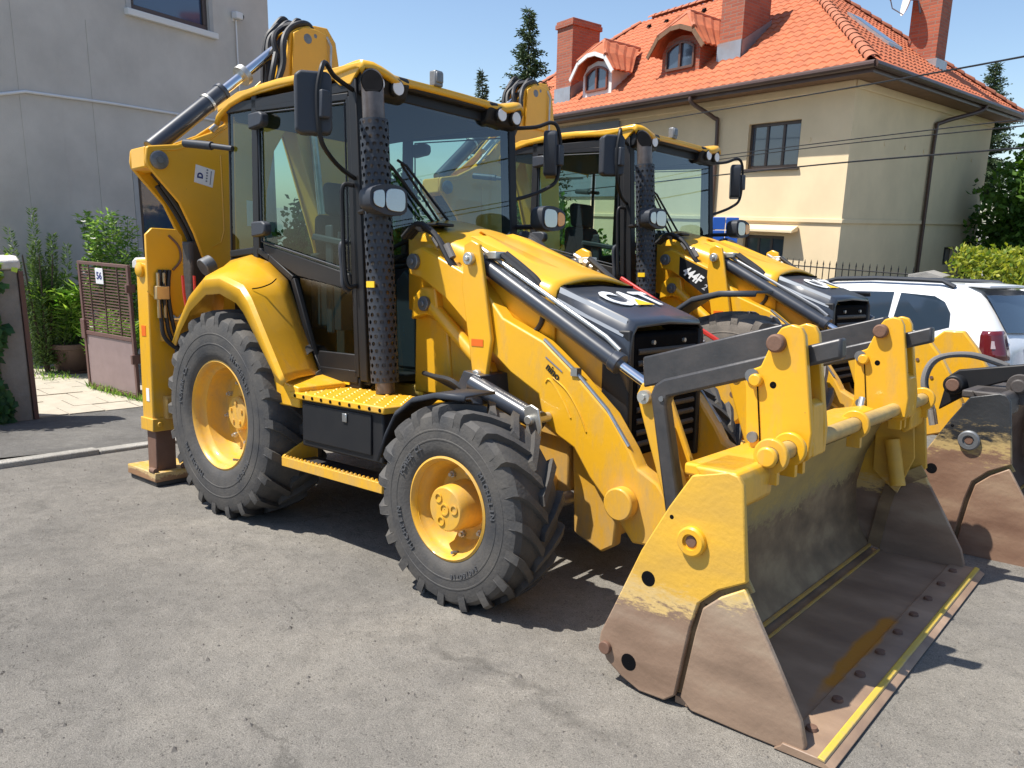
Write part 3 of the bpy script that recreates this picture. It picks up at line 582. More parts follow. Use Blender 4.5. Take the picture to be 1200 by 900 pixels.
# interior
g = G(); g.prism([(-.05, 1.42), (.42, 1.45), (.46, 1.53), (.40, 1.58), (-.02, 1.55)], -.25, .25); g.box(.02, .34, -.17, .17, 1.0, 1.44)
st = P('seat', g, 'seat', .04)
g = G(); g.prism([(-.06, 1.54), (.06, 1.56), (.02, 1.90), (-.05, 2.08), (-.13, 2.08), (-.14, 1.90)], -.24, .24); ob('seat_back', g, 'seat', st, .05)
g = G(); g.prism([(-.12, 2.08), (-.04, 2.08), (-.04, 2.30), (-.10, 2.33), (-.15, 2.30)], -.15, .15); ob('headrest', g, 'seat', st, .035)
g = G()
for s in (-1, 1): g.prism([(-.02, 1.72), (.30, 1.74), (.32, 1.78), (.28, 1.80), (-.04, 1.79)], s * .26, s * .34)
ob('armrest', g, 'seat', st, .02)
g = G()
for s in (-1, 1):
    g.box(.05, .40, s * .34 - .05, s * .34 + .05, 1.25, 1.70); g.cyl((.30, s * .34, 1.70), (.34, s * .34, 1.86), .012, n=8); g.cyl((.34, s * .34, 1.85), (.35, s * .34, 1.93), .024, n=12)
cn = P('control_pod', g, 'plastic', .015)
g = G(); g.prism([(.72, 1.0), (.92, 1.0), (.90, 1.55), (.80, 1.68), (.70, 1.60)], -.16, .16); g.cyl((.76, 0, 1.62), (.68, 0, 1.76), .03, n=12); con = P('steering_console', g, 'plastic', .02)
g = G(); ax = Vector((-.5, 0, .86)).normalized(); o_ = Vector((.66, 0, 1.79)); a_ = Vector((0, 1, 0)); b_ = ax.cross(a_)
g.tube([o_ + (a_ * math.cos(t * math.pi / 16) + b_ * math.sin(t * math.pi / 16)) * .19 for t in range(33)], .015, n=8)
for t in (0, 2.1, 4.2): g.cyl(o_, o_ + (a_ * math.cos(t) + b_ * math.sin(t)) * .18, .012, n=6)
ob('steering_wheel', g, 'black', con)
g = G(); g.box(.55, .62, -.62, -.60, 1.25, 1.95); g.prism([(.42, 1.86), (.80, 1.80), (.82, 1.84), (.44, 1.90)], -.64, -.60)
P('side_console', g, 'plastic', .01)
g = G(); g.box(-.42, .93, .57, .62, 1.0, 1.62); g.box(-.42, -.36, -.5, .57, 1.0, 1.66); P('cab_view_block', g, 'liner', .01)  # dark panels added to block the bright view through the lower window
g = G(); g.box(.40, .62, .40, .56, 1.60, 2.05); P('gauge_pod', g, 'plastic', .02)
# wipers
g = G(); g.tube([(1.075, -.52, 2.30), (1.085, -.50, 2.28), (1.095, -.12, 1.93)], .010, n=6); g.tube([(1.085, -.43, 2.31), (1.105, -.10, 1.95)], .008, n=6); g.tube([(1.085, -.46, 2.33), (1.10, -.40, 2.30), (1.115, -.02, 1.96)], .009, n=6); P('wiper', g, 'black')
# exhaust stack with perforated heat guard
e0 = Vector((1.262, -.715, .93)); e1 = Vector((1.165, -.715, 2.76)); ed = (e1 - e0).normalized()
def ept(t): return e0.lerp(e1, t)
g = G(); g.cyl(ept(0), ept(.86), .058, n=24, caps=True)
g.cyl(ept(.84), ept(.945), .064, n=28)
tip = ept(.945); cutn = Vector((.62, -.50, .60)).normalized()
ring = []
for k in range(28):
    t = 2 * math.pi * k / 28; a0_ = Vector((1, 0, 0)); a0_ = (a0_ - ed * a0_.dot(ed)).normalized(); b0_ = ed.cross(a0_); ring.append(tip + (a0_ * math.cos(t) + b0_ * math.sin(t)) * .064)
ctr = ept(.985); topr = [q + ed * ((ctr - q).dot(cutn) / ed.dot(cutn)) for q in ring]
topr = [q if (q - p_).dot(ed) > 0 else p_ for q, p_ in zip(topr, ring)]
g.add(ring + topr, [(k, (k + 1) % 28, 28 + (k + 1) % 28, 28 + k) for k in range(28)])
ex = P('exhaust_pipe', g, 'pipe', smooth=50)
g = G(); cc = ctr; g.add([cc + (q - cc) * .92 - cutn * .004 for q in topr], [tuple(range(28))]); ob('exhaust_outlet', g, 'dark', ex, smooth=0)
gd = G(); NA, NR, RG = 13, 36, .083
z0, z1 = .035, .865
aa = ed.orthogonal().normalized(); aa = Vector((1, 0, 0)) - ed * ed.x; aa.normalize(); ab = ed.cross(aa)
def gp(u, v): # u around 0..1, v along 0..1
    t = u * 2 * math.pi; c = e0.lerp(e1, z0 + (z1 - z0) * v); return c + (aa * math.cos(t) + ab * math.sin(t)) * RG
LEN = (e1 - e0).length * (z1 - z0)
for r in range(NR):
    for a in range(NA):
        u0 = (a + (.5 if r % 2 else 0)) / NA; u1 = u0 + 1 / NA; v0 = r / NR; v1 = (r + 1) / NR; um = (u0 + u1) / 2; vm = (v0 + v1) / 2
        outer = [gp(u0, v0), gp(um, v0), gp(u1, v0), gp(u1, vm), gp(u1, v1), gp(um, v1), gp(u0, v1), gp(u0, vm)]
        hr = .0128; inner = []
        for k in range(8):
            th = math.radians(-135 + 45 * k); inner.append(gp(um + hr * math.cos(th) / (2 * math.pi * RG), vm + hr * math.sin(th) / LEN))
        gd.add(outer + inner, [(k, (k + 1) % 8, (k + 1) % 8 + 8, k + 8) for k in range(8)])
ob('exhaust_guard', gd, 'plastic', ex, smooth=80, recalc=False)
g = G(); c0 = gp(.77, .38); g.box(c0.x - .035, c0.x + .035, c0.y - .006, c0.y + .002, c0.z - .018, c0.z + .018); ob('warning_label', g, 'decalyellow', ex)
# mirrors and headlights
for s in (-1, 1):
    g = G(); cx, cy, cz = 1.08, s * 1.06, 2.56
    g.prism([(cx - .10, cz - .15), (cx - .07, cz - .17), (cx + .085, cz - .165), (cx + .10, cz - .14), (cx + .10, cz + .14), (cx + .08, cz + .165), (cx - .07, cz + .165), (cx - .10, cz + .14)], cy - .05, cy + .05)
    # turn the housing so its back faces forward
    c = Vector((cx, cy, cz)); g.v = [tuple(c + Matrix.Rotation(math.radians(-58 * s), 3, 'Z') @ (Vector(v) - c)) for v in g.v]
    mr = P('mirror', g, 'plastic', .045, seg=4)
    g = G(); g.tube(smooth_path([(.99, s * .72, 2.71), (1.06, s * .90, 2.74), (1.12, s * 1.0, 2.78), (1.15, s * 1.05, 2.74), (1.15, s * 1.08, 2.60), (1.14, s * 1.06, 2.38), (1.10, s * .98, 2.30), (1.04, s * .85, 2.24), (1.0, s * .72, 2.20)], 4), .014, n=8); ob('mirror_arm', g, 'black', mr)
    g = G(); g.box(1.12, 1.19, s * 1.05 - .03, s * 1.05 + .03, 2.47, 2.62); ob('mirror_clamp', g, 'plastic', mr, .01)
    hl = G(); hx, hy, hz = 1.36, s * .755, 2.05
    rows = []
    def sp_(v, e): return math.copysign(abs(v) ** e, v)
    for i in range(13):
        la = math.pi * (i / 12 - .5); r = []
        for k in range(25):
            lo = 2 * math.pi * k / 24
            x = sp_(math.cos(la), .55) * sp_(math.cos(lo), .55) * .10; y = sp_(math.cos(la), .55) * sp_(math.sin(lo), .6) * .14; z = sp_(math.sin(la), .55) * .088
            y_in = y * s   # + is the outer end of the lamp
            z *= 1 - .22 * max(0, y_in) / .14; x = min(x, .042)
            r.append((hx - .045 + x, hy + y, hz + z))
        rows.append(r)
    hl.grid(rows); hd = P('headlight', hl, 'plastic', smooth=40)
    fx = hx + .0005
    def disc(y0, y1, zh0, zh1, n=20):
        q = []
        for k in range(n):
            t = 2 * math.pi * k / n; u = sp_(math.cos(t), .6); w_ = sp_(math.sin(t), .6); f_ = (u + 1) / 2; q.append((fx + .006, hy + (y0 + y1) / 2 + (y1 - y0) / 2 * u, hz + w_ * (zh0 + (zh1 - zh0) * f_)))
        m_ = [(fx, y, z) for x, y, z in q]; gg = G(); gg.add(m_ + q, [tuple(range(n, 2 * n))] + [(k, (k + 1) % n, n + (k + 1) % n, n + k) for k in range(n)]); return gg
    ob('headlamp_lens', disc(-.03, .115, .062, .066) if s < 0 else disc(-.115, .03, .066, .062), 'lens', hd, .002)
    ob('indicator_lens', disc(-.118, -.036, .038, .056) if s < 0 else disc(.036, .118, .056, .038), 'lens' if s < 0 else 'amber', hd, .002)
    g = G(); g.tube([(1.02, s * .70, 2.0), (1.15, s * .74, 2.0), (1.26, s * .78, 2.0)], .018, n=8); ob('headlight_arm', g, 'black', hd)
# rear fenders
for s in (-1, 1):
    crest = [(-.56, 1.17), (-.47, 1.30), (-.29, 1.49), (-.09, 1.605), (.12, 1.615), (.37, 1.55), (.46, 1.47), (.62, 1.25), (.78, 1.03), (.815, .985)]
    low = [(-.52, 1.13), (-.44, 1.235), (-.29, 1.375), (-.07, 1.49), (.12, 1.50), (.32, 1.445), (.40, 1.39), (.53, 1.25), (.71, 1.05), (.75, .985)]
    inn = [(-.66, 1.30), (-.60, 1.52), (-.49, 1.73), (-.21, 1.765), (.02, 1.71), (.23, 1.59), (.30, 1.47), (.42, 1.25), (.56, 1.02), (.585, .985)]
    rows = [[(x, s * (1.125), z) for x, z in low], [(x, s * 1.125, z - .02 + .0) for x, z in crest], [(x, s * 1.105, z + .004) for x, z in crest], [(a[0] * .7 + b[0] * .3, s * .98, a[1] * .7 + b[1] * .3 + .012) for a, b in zip(crest, inn)], [(a[0] * .35 + b[0] * .65, s * .83, a[1] * .35 + b[1] * .65 + .01) for a, b in zip(crest, inn)], [(x, s * .70, z) for x, z in inn]]
    g = G(); g.grid(rows); fd = P('rear_fender', g, 'yellow', solid=.012, smooth=38)
    g = G(); g.tube(smooth_path([(.395, s * 1.06, 1.535), (.40, s * 1.0, 1.545), (.385, s * .92, 1.57), (.35, s * .86, 1.60)], 5), .004, n=6); ob('fender_seam', g, 'dark', fd)
    g = G(); g.cyl((-.12, s * 1.03, 1.615), (-.12, s * 1.03, 1.628), .012, n=10); ob('fender_bolt', g, 'rust', fd)
    g = G(); g.prism([(.62, .83), (.86, .83), (.86, .955), (.60, .99), (.56, 1.0)], s * 1.05, s * .70); ob('fender_foot', g, 'yellow', fd, .01)
# deck, tool box and step
for s in (-1, 1):
    g = G(); g.prism([(.775, -1.06 * -s), (1.66, -1.06 * -s), (1.72, -.66 * -s), (.75, -.66 * -s)], .885, .925, ax='z'); dk = P('side_deck', g, 'yellow', .008)
    g = G()
    for i in range(19):
        for j in range(7):
            x = .81 + i * .046; y = s * (.69 + j * .055)
            if (i + j) % 2: continue
            g.lathe([(.013, 0), (.009, .006), (.004, .007)], o=(x, y, .925), ax=(0, 0, 1), n=8)
    ob('deck_studs', g, 'yellow', dk, smooth=60, split=False)['kind'] = 'stuff'
    g = G()
    for i in range(10): g.lathe([(.011, 0), (.011, .002), (.001, .002)], o=(.84 + i * .088, s * 1.061, .905), ax=(0, s, 0), n=8)
    ob('deck_edge_holes', g, 'dark', dk, split=False)['kind'] = 'stuff'
    g = G(); g.box(.86, 1.62, min(s * .55, s * 1.03), max(s * .55, s * 1.03), .60, .884); tb = P('tool_box', g, 'black', .012)
    g = G(); g.box(.885, 1.53, min(s * 1.031, s * 1.042), max(s * 1.031, s * 1.042), .64, .865); ob('tool_box_door', g, M['engine'] if False else 'black', tb, .008)
    g = G(); g.box(1.285, 1.325, min(s * 1.042, s * 1.052), max(s * 1.042, s * 1.052), .80, .85); ob('latch', g, 'steel', tb, .004)
    g = G(); g.box(.70, 1.66, min(s * 1.055, s * 1.075), max(s * 1.055, s * 1.075), .455, .515)
    for i in range(24): x = .74 + i * .037; g.add([(x, s * 1.056, .514), (x + .022, s * 1.056, .514), (x + .011, s * 1.056, .53), (x, s * 1.074, .514), (x + .022, s * 1.074, .514), (x + .011, s * 1.074, .53)], [(0, 1, 2), (3, 5, 4), (0, 2, 5, 3), (1, 4, 5, 2)])
    for x in (.70, 1.645): g.prism([(-s * -1.07, .455), (-s * -1.07, .52), (-s * -.86, .62), (-s * -.82, .62), (-s * -.82, .455)], x, x + .018, ax='x')
    stp = P('step', g, 'yellow', .004)
    g = G(); g.box(.72, 1.645, min(s * .84, s * 1.05), max(s * .84, s * 1.05), .468, .482); ob('step_tread', g, 'forksteel', stp, .003)
    # front mudguard
    g = G(); pts = [(1.66, .66), (1.72, .80), (1.80, .92), (1.93, 1.005), (2.10, 1.045), (2.30, 1.05)]
    g.grid([[(x, s * .88, z) for x, z in pts], [(x, s * 1.09, z) for x, z in pts], [(x, s * 1.10, z - .02) for x, z in pts]]); fm = P('front_mudguard', g, 'plastic', solid=.014, smooth=50)
    g = G(); g.tube([(1.95, s * .9, .99), (1.93, s * .6, .9)], .018, n=8); ob('mudguard_stay', g, 'black', fm)
    g = G(); g.box(.60, 1.0, min(s * .60, s * .70), max(s * .60, s * .70), .925, 1.0); bx = P('cab_skirt', g, 'black', .01)
    g = G(); g.box(.70, .80, min(s * .70, s * .706), max(s * .70, s * .706), .94, .985); ob('decal_plate', g, 'pin', bx)
    g = G(); g.box(.84, .90, min(s * .70, s * .706), max(s * .70, s * .706), .945, .985); ob('warning_label', g, 'decalyellow', bx)
# ---------------------------------------------------------------- loader
ARM = [(1.22, 1.70), (1.26, 1.78), (1.34, 1.80), (1.48, 1.74), (1.81, 1.60), (2.00, 1.40), (2.29, 1.285), (2.50, 1.13), (2.72, .945), (2.84, .785), (2.89, .70), (3.0, .645), (3.07, .56), (3.06, .42), (2.98, .33), (2.87, .32), (2.75, .46), (2.60, .61), (2.50, .745), (2.40, .79), (2.30, .86), (2.275, .94), (2.26, 1.0), (2.06, 1.10), (1.75, 1.33), (1.54, 1.50), (1.34, 1.61), (1.24, 1.63)]
def clip_pin(g, x, z, y, s, r=.042): g.cyl((x, s * y, z), (x, s * (y + .03), z), r, n=20); g.cyl((x, s * (y + .03), z), (x, s * (y + .042), z), r * .45, n=8)
M2_swap = []   # parts whose material differs on the second machine
for s in (-1, 1):
    g = G(); g.prism(ARM, s * .40, s * .50); arm = P('loader_arm', g, 'yellow', .012)
    g = G(); g.tube(smooth_path([(x, s * .500, z) for x, z in [(2.36, 1.10), (2.45, 1.04), (2.53, .94), (2.58, .84)]], 5), .006, n=6); ob('weld_bead', g, 'yellow', arm, smooth=60)
    g = G(); g.tube(smooth_path([(x, s * .500, z) for x, z in [(2.31, 1.07), (2.33, 1.09), (2.37, 1.06), (2.44, .97), (2.48, .90)]], 5), .006, n=6); ob('weld_bead', g, 'yellow', arm, smooth=60)
    g = G(); g.cyl((2.82, s * .50, .52), (2.82, s * .565, .52), .082, n=36); ob('pin_boss', g, 'yellow', arm, .008)
    g = G(); clip_pin(g, 1.29, 1.71, .50, s, .048); ob('pivot_pin', g, 'pin', arm, .006)
    g = G(); g.tube([(2.29, s * .49, 1.295), (2.50, s * .49, 1.14), (2.70, s * .49, .965), (2.83, s * .49, .80)], .010, n=8); g.box(2.48, 2.52, s * .49 - .02, s * .49 + .02, 1.12, 1.16); ob('steel_line', g, 'steel', arm)
    # tower on the chassis
    g = G(); g.prism([(1.16, .90), (1.50, .90), (1.46, 1.30), (1.40, 1.52), (1.38, 1.74), (1.32, 1.82), (1.22, 1.80), (1.18, 1.70)], s * .345, s * .395); g.prism([(1.20, 1.36), (1.44, 1.42), (1.42, 1.56), (1.30, 1.56), (1.22, 1.50)], s * .39, s * .46); tw = P('loader_tower', g, 'yellow', .012)
    g = G(); clip_pin(g, 1.34, 1.46, .46, s, .045); ob('link_pin', g, 'pin', tw, .006)
    # levelling link
    g = G(); g.cyl((1.36, s * .43, 1.45), (1.83, s * .43, 1.09), .042, n=20); g.prism([(1.28, 1.46), (1.34, 1.53), (1.42, 1.50), (1.40, 1.38), (1.30, 1.40)], s * .40, s * .455); g.prism([(1.78, 1.15), (1.86, 1.14), (1.89, 1.07), (1.83, 1.03), (1.76, 1.09)], s * .40, s * .455); P('levelling_link', g, 'yellow', .008)
    # bell crank plate
    g = G(); g.prism([(1.735, 1.80), (1.79, 1.825), (1.85, 1.80), (1.90, 1.55), (1.95, 1.28), (1.91, 1.05), (1.865, 1.02), (1.81, 1.03), (1.77, 1.28), (1.72, 1.56)], s * .505, s * .535); bc = P('bell_crank', g, 'yellow', .008)
    g = G(); clip_pin(g, 1.79, 1.72, .535, s, .036); clip_pin(g, 1.855, 1.075, .535, s, .030); ob('crank_pin', g, 'zinc', bc, .005)
    g = G(); g.box(1.80, 1.89, min(s * .536, s * .538), max(s * .536, s * .538), 1.235, 1.275); ob('decal_strip', g, 'orange', bc)
    # tilt cylinder
    a = Vector((1.80, s * .445, 1.70)); b = Vector((2.955, s * .445, 1.075)); m_ = a.lerp(b, .80)
    g = G(); g.cyl(a, m_, .047, n=28); g.cyl(a.lerp(b, .775), a.lerp(b, .815), .056, n=28); g.cyl(a + Vector((0, -.05, 0)), a + Vector((0, .05, 0)), .055, n=24)
    tc_ = P('tilt_cylinder', g, 'slate', .005)
    g = G(); g.cyl(m_, b, .026, n=20); ob('cylinder_rod', g, 'chrome', tc_)
    g = G(); off = Vector((.035, -s * .01, .062)); g.tube([a.lerp(b, -.04) + off * .85, a.lerp(b, .70) + off, a.lerp(b, .78) + off * .8], .013, n=10); ob('cylinder_pipe', g, 'steel', tc_)
    g = G()
    for t in (.05, .09, .15): g.cyl(a.lerp(b, t) + off * .8 + Vector((0, -s * .03, .01)), a.lerp(b, t + .025) + off * .8 + Vector((0, -s * .03, .012)), .024, n=6)
    g.box(1.84, 1.93, s * .44 - .04, s * .44 + .04, 1.72, 1.76); ob('hose_fittings', g, 'zinc', tc_, .004)
    g = G()
    for k, (dy, dz) in enumerate(((.0, .0), (.035, .012))):
        g.tube(smooth_path([(1.93, s * (.43 - dy), 1.74 + dz), (2.05, s * (.415 - dy), 1.66 + dz), (2.15, s * (.41 - dy), 1.585 + dz), (2.21, s * (.41 - dy), 1.50), (2.20, s * (.405 - dy), 1.38), (2.12, s * (.40 - dy), 1.30)], 6), .016, n=8)
    ob('hydraulic_hose', g, 'hose', tc_)
    # hoses from cab to hood and behind the arm
    g = G()
    for k in range(3):
        d = k * .03
        g.tube(smooth_path([(1.18, s * (.44 + d), 1.86), (1.30, s * (.46 + d * .5), 1.91 + d * .4), (1.45, s * (.47 + d * .3), 1.85 + d * .3), (1.58, s * (.47 + d * .3), 1.70), (1.66, s * .44, 1.58)], 6), .017, n=8)
    hs_ = P('loader_hoses', g, 'hose')
    g = G()
    for k, t in enumerate((0, .5, .85)): g.cyl((1.28 + t * .3, s * .475, 1.925 - t * .14), (1.33 + t * .3, s * .475, 1.90 - t * .2), .022, n=10)
    ob('hose_sleeve', g, 'greyhose', hs_)
    g = G()
    for k in range(3): g.tube(smooth_path([(1.95, s * (.37 - .0), 1.33 - k * .03), (2.08, s * .395, 1.23 - k * .03), (2.2, s * .395, 1.13 - k * .03), (2.32, s * .39, 1.07 - k * .04)], 5), .014, n=8)
    P('arm_pipes', g, 'steel')
    g = G()
    for k in range(4): g.tube(smooth_path([(1.42, s * (.46 + .03 * k), 1.02 + .01 * k), (1.55, s * (.50 + .03 * k), 1.00 + .015 * k), (1.72, s * (.54 + .02 * k), .97 + .02 * k), (1.85, s * .56, .93)], 5), .015, n=8)
    P('axle_hoses', g, 'hose')
    # lift cylinder
    a = Vector((1.86, s * .585, 1.035)); b = Vector((2.36, s * .585, .865)); m_ = a.lerp(b, .97)
    g = G(); g.cyl(a, m_, .052, n=28); g.cyl(a.lerp(b, .93), m_, .06, n=28); g.prism([(1.70, .92), (1.95, .92), (1.93, 1.08), (1.80, 1.10)], s * .34, s * .60); lc = P('lift_cylinder', g, 'slate', .005)
    g = G(); g.prism([(2.28, .95), (2.33, .97), (2.38, .95), (2.40, .86), (2.385, .78), (2.34, .755), (2.29, .78), (2.30, .86)], s * .63, s * .645); g.cyl((2.335, s * .50, .89), (2.335, s * .675, .89), .026, n=16); ob('rod_lug', g, 'zinc', lc, .006)
    # tilt lever and bucket link
    g = G()
    for y0 in (.40, .52): g.prism([(2.90, 1.07), (2.93, 1.13), (2.985, 1.12), (3.02, 1.04), (3.20, .62), (3.24, .52), (3.10, .50), (3.02, .72), (2.94, .95)], s * y0, s * (y0 + .03))
    tl = P('tilt_lever', g, 'yellow', .008)
    g = G(); clip_pin(g, 2.955, 1.065, .55, s, .032); g.cyl((2.955, s * .40, 1.065), (2.955, s * .55, 1.065), .028, n=16); ob('lever_pin', g, 'zinc', tl)
    g = G(); g.prism([(3.02, .60), (3.26, .80), (3.42, .78), (3.42, .66), (3.3, .66), (3.1, .44)], s * .43, s * .47); P('bucket_link', g, 'yellow', .01)
g = G(); g.cyl((2.66, -.42, .80), (2.66, .42, .80), .075, n=28); P('arm_cross_tube', g, 'yellow', .0)
# ---------------------------------------------------------------- bucket (four-in-one)
BW = 1.20
SIDE = [(3.55, .905), (3.69, .94), (3.725, .93), (3.745, .90), (3.775, .56), (3.67, .505), (3.595, .435), (3.565, .33), (3.515, .05), (3.47, .015), (3.36, .012), (3.275, .045), (3.205, .09), (3.168, .16), (3.175, .20), (3.24, .34), (3.35, .58), (3.46, .77)]
CLAM = [(3.765, .535), (3.678, .482), (3.61, .42), (3.585, .32), (3.535, .05), (3.58, .012), (3.80, .006), (4.0, .006), (4.005, .05), (3.985, .13), (3.90, .29), (3.80, .47)]
MOLD_IN = [(3.725, .915), (3.62, .90), (3.53, .80), (3.44, .60), (3.40, .42), (3.405, .26), (3.44, .13), (3.50, .055)]
MOLD_OUT = [(3.47, .018), (3.36, .018), (3.28, .05), (3.215, .10), (3.18, .17), (3.25, .34), (3.36, .58), (3.47, .765), (3.555, .90), (3.69, .932)]
def build_bucket():
    g = G(); g.prism(MOLD_IN + MOLD_OUT, -BW + .022, BW - .022)
    bk = P('bucket', g, 'bk_in', .0, smooth=40)
    for s in (-1, 1):
        g = G(); g.prism(SIDE, s * (BW - .026), s * BW); o = ob('side_plate', g, 'bk_side', bk, .006)
        g = G(); g.prism(CLAM, s * (BW - .034), s * (BW - .006)); ob('jaw_side_plate', g, 'bk_clam', bk, .006)
        g = G(); g.lathe([(.055, 0), (.055, .018), (.048, .026), (.03, .026), (.03, .014), (.002, .014)], o=(3.565, s * BW, .665), ax=(0, s, 0), n=32); ob('hinge_boss', g, 'yellow', bk)
        g = G(); g.cyl((3.565, s * BW, .665), (3.565, s * (BW + .018), .665), .022, n=16); g.cyl((3.205, s * BW, .145), (3.205, s * (BW + .02), .145), .026, n=16); ob('pin_end', g, 'rust', bk, .003)
        g = G(); g.lathe([(.030, 0), (.028, .0015), (.001, .0015)], o=(3.385, s * BW, .475), ax=(0, s, 0), n=18); g.lathe([(.034, 0), (.032, .0015), (.001, .0015)], o=(3.31, s * BW, .115), ax=(0, s, 0), n=18); g.lathe([(.009, 0), (.001, .0015)], o=(3.475, s * BW, .735), ax=(0, s, 0), n=10); ob('lifting_hole', g, 'dark', bk)
        g = G(); sm = [(3.77, .55), (3.675, .494), (3.60, .43), (3.573, .325), (3.525, .05)]
        for a_, b_ in zip(sm, sm[1:]): g.bar((a_[0], s * (BW - .043), a_[1]), (b_[0], s * (BW - .043), b_[1]), .07, .012, up=(0, 1, 0))
        ob('seam_light_block', g, 'bk_in', bk)  # backing added so no light shows through the jaw seam
        # jaw cylinder seen inside the far end
        g = G(); g.cyl((3.60, s * (BW - .10), .72), (3.66, s * (BW - .14), .46), .042, n=20); g.prism([(3.50, .86), (3.70, .86), (3.72, .62), (3.64, .40), (3.50, .52)], s * (BW - .075), s * (BW - .055)); ob('jaw_cylinder', g, 'bk_side', bk, .004)
    g = G(); g.box(3.50, 3.70, -BW + .03, -.55, .895, .94); g.prism([(3.55, .94), (3.72, .94), (3.74, .90), (3.735, .82), (3.70, .79)], -BW + .002, -.93); g.prism([(3.55, .94), (3.72, .94), (3.74, .90), (3.735, .82), (3.70, .79)], .93, BW - .002); ob('top_beam', g, 'yellow', bk, .01)
    g = G(); g.prism([(3.50, .035), (3.54, .030), (4.0, .024), (4.0, .006), (3.5, .006)], -BW + .035, BW - .035); ob('jaw_floor', g, 'bk_floor', bk)
    g = G(); g.prism([(3.925, .025), (3.93, .036), (4.06, .034), (4.105, .012), (4.10, .004), (3.90, .005)], -BW - .004, BW + .004); ed_ = ob('cutting_edge', g, 'bk_floor', bk, .003)
    g = G(); g.prism([(4.050, .036), (4.055, .0405), (4.074, .0365), (4.078, .027), (4.055, .030)], -BW - .006, BW + .006); ob('edge_lip', g, 'bk_edge', bk, .002)
    for k in range(9):
        y = -1.05 + k * .262; g = G(); g.lathe([(.022, 0), (.019, .012), (.001, .014)], o=(3.975, y, .036), ax=(0, 0, 1), n=12); ob('edge_bolt', g, 'rust', bk)
    g = G(); g.tube([(3.505, -BW + .05, .052), (3.505, BW - .05, .052)], .011, n=6); g.tube([(3.56, -BW + .05, .036), (3.56, BW - .05, .036)], .008, n=6); ob('weld_seam', g, 'yellow_dirty', bk)
    # hinge pipe with collars
    g = G(); g.cyl((3.735, -.98, .965), (3.735, 1.17, .965), .034, n=24); ob('hinge_pipe', g, mat('worn_pipe', (.50, .33, .10), .5, var=.4, vscale=10, tint=(.2, .15, .1)), bk)
    for y in (-.95, -.78, -.70, -.02, .62, .70, 1.14):
        g = G(); g.lathe([(.036, -.014), (.062, -.014), (.066, -.008), (.066, .008), (.062, .014), (.036, .014)], o=(3.735, y, .965), n=28); g.box(3.705, 3.765, y - .013, y + .013, .86, .94); ob('pipe_collar', g, 'yellow', bk, .002)
    g = G(); g.prism([(3.48, .90), (3.70, .945), (3.72, .99), (3.66, 1.005), (3.50, .97)], -.42, .36); g.cyl((3.735, -.982, .965), (3.735, -1.0, .965), .04, n=20); ob('hinge_cover', g, 'yellow', bk, .015)
    g = G(); g.cyl((3.62, .40, .95), (3.62, .44, 1.03), .016, n=10); ob('grease_fitting', g, 'zinc', bk)
    return bk
bucket = build_bucket()
# fork brackets and folded pallet forks
BRK = [(3.525, 1.235), (3.55, 1.255), (3.585, 1.27), (3.635, 1.39), (3.66, 1.425), (3.70, 1.44), (3.735, 1.43), (3.752, 1.40), (3.80, 1.03), (3.795, .93), (3.565, .90), (3.535, 1.0)]
for y0, y1 in ((-.74, -.56), (.58, .76)):
    g = G(); g.prism(BRK, y0, y0 + .035); g.prism(BRK, y1 - .035, y1); g.prism([(3.755, 1.15), (3.79, 1.13), (3.80, .93), (3.765, .93)], y0 + .034, y1 - .034); br = P('fork_bracket', g, 'yellow', .006)
    g = G(); g.cyl((3.65, y0 - .035, 1.365), (3.65, y1 + .03, 1.365), .036, n=20); ob('fork_pin', g, 'rust', br, .008)
    g = G(); g.cyl((3.575, y0 - .03, 1.215), (3.575, y0, 1.215), .026, n=16); ob('lock_pin', g, 'yellow', br, .006)
    g = G(); g.cyl((3.555, y0 - .012, 1.23), (3.555, y0 - .002, 1.23), .028, n=16); g.cyl((3.57, y0 - .015, .985), (3.57, y0, .985), .022, n=12); ob('bracket_bolt', g, 'pin', br)
    g = G(); g.lathe([(.014, 0), (.012, -.0015), (.001, -.0015)], o=(3.64, y0, 1.2), ax=(0, 1, 0), n=14); g.bar((3.578, y0 - .003, 1.19), (3.60, y0 - .003, .97), .004, .004, up=(0, 1, 0)); ob('bracket_hole', g, 'dark', br)
    ym = (y0 + y1) / 2
    g = G(); L_ = [(3.865, 1.39), (3.74, 1.352), (3.30, 1.215), (3.10, 1.15), (3.075, 1.125), (3.07, 1.09), (3.145, .80), (3.20, .56)]
    for i in range(len(L_) - 1):
        pass
    w = .036
    up_ = [(3.87, 1.395), (3.12, 1.175), (3.075, 1.145), (3.055, 1.10), (3.155, .56)]; lo_ = [(3.235, .56), (3.135, 1.06), (3.145, 1.095), (3.875, 1.315)]
    g.prism(up_ + lo_, ym - .035, ym + .030); fk = P('pallet_fork', g, 'forksteel', .012)
    g = G(); g.prism([(3.005, 1.262), (3.64, 1.437), (3.66, 1.32), (3.015, 1.125)], ym - .026, ym + .07); ob('fork_blade', g, 'forksteel', fk, .008)
    g = G(); g.cyl((3.115, ym - .042, 1.085), (3.115, ym - .03, 1.085), .012, n=12); ob('fork_heel_pin', g, 'pin', fk)
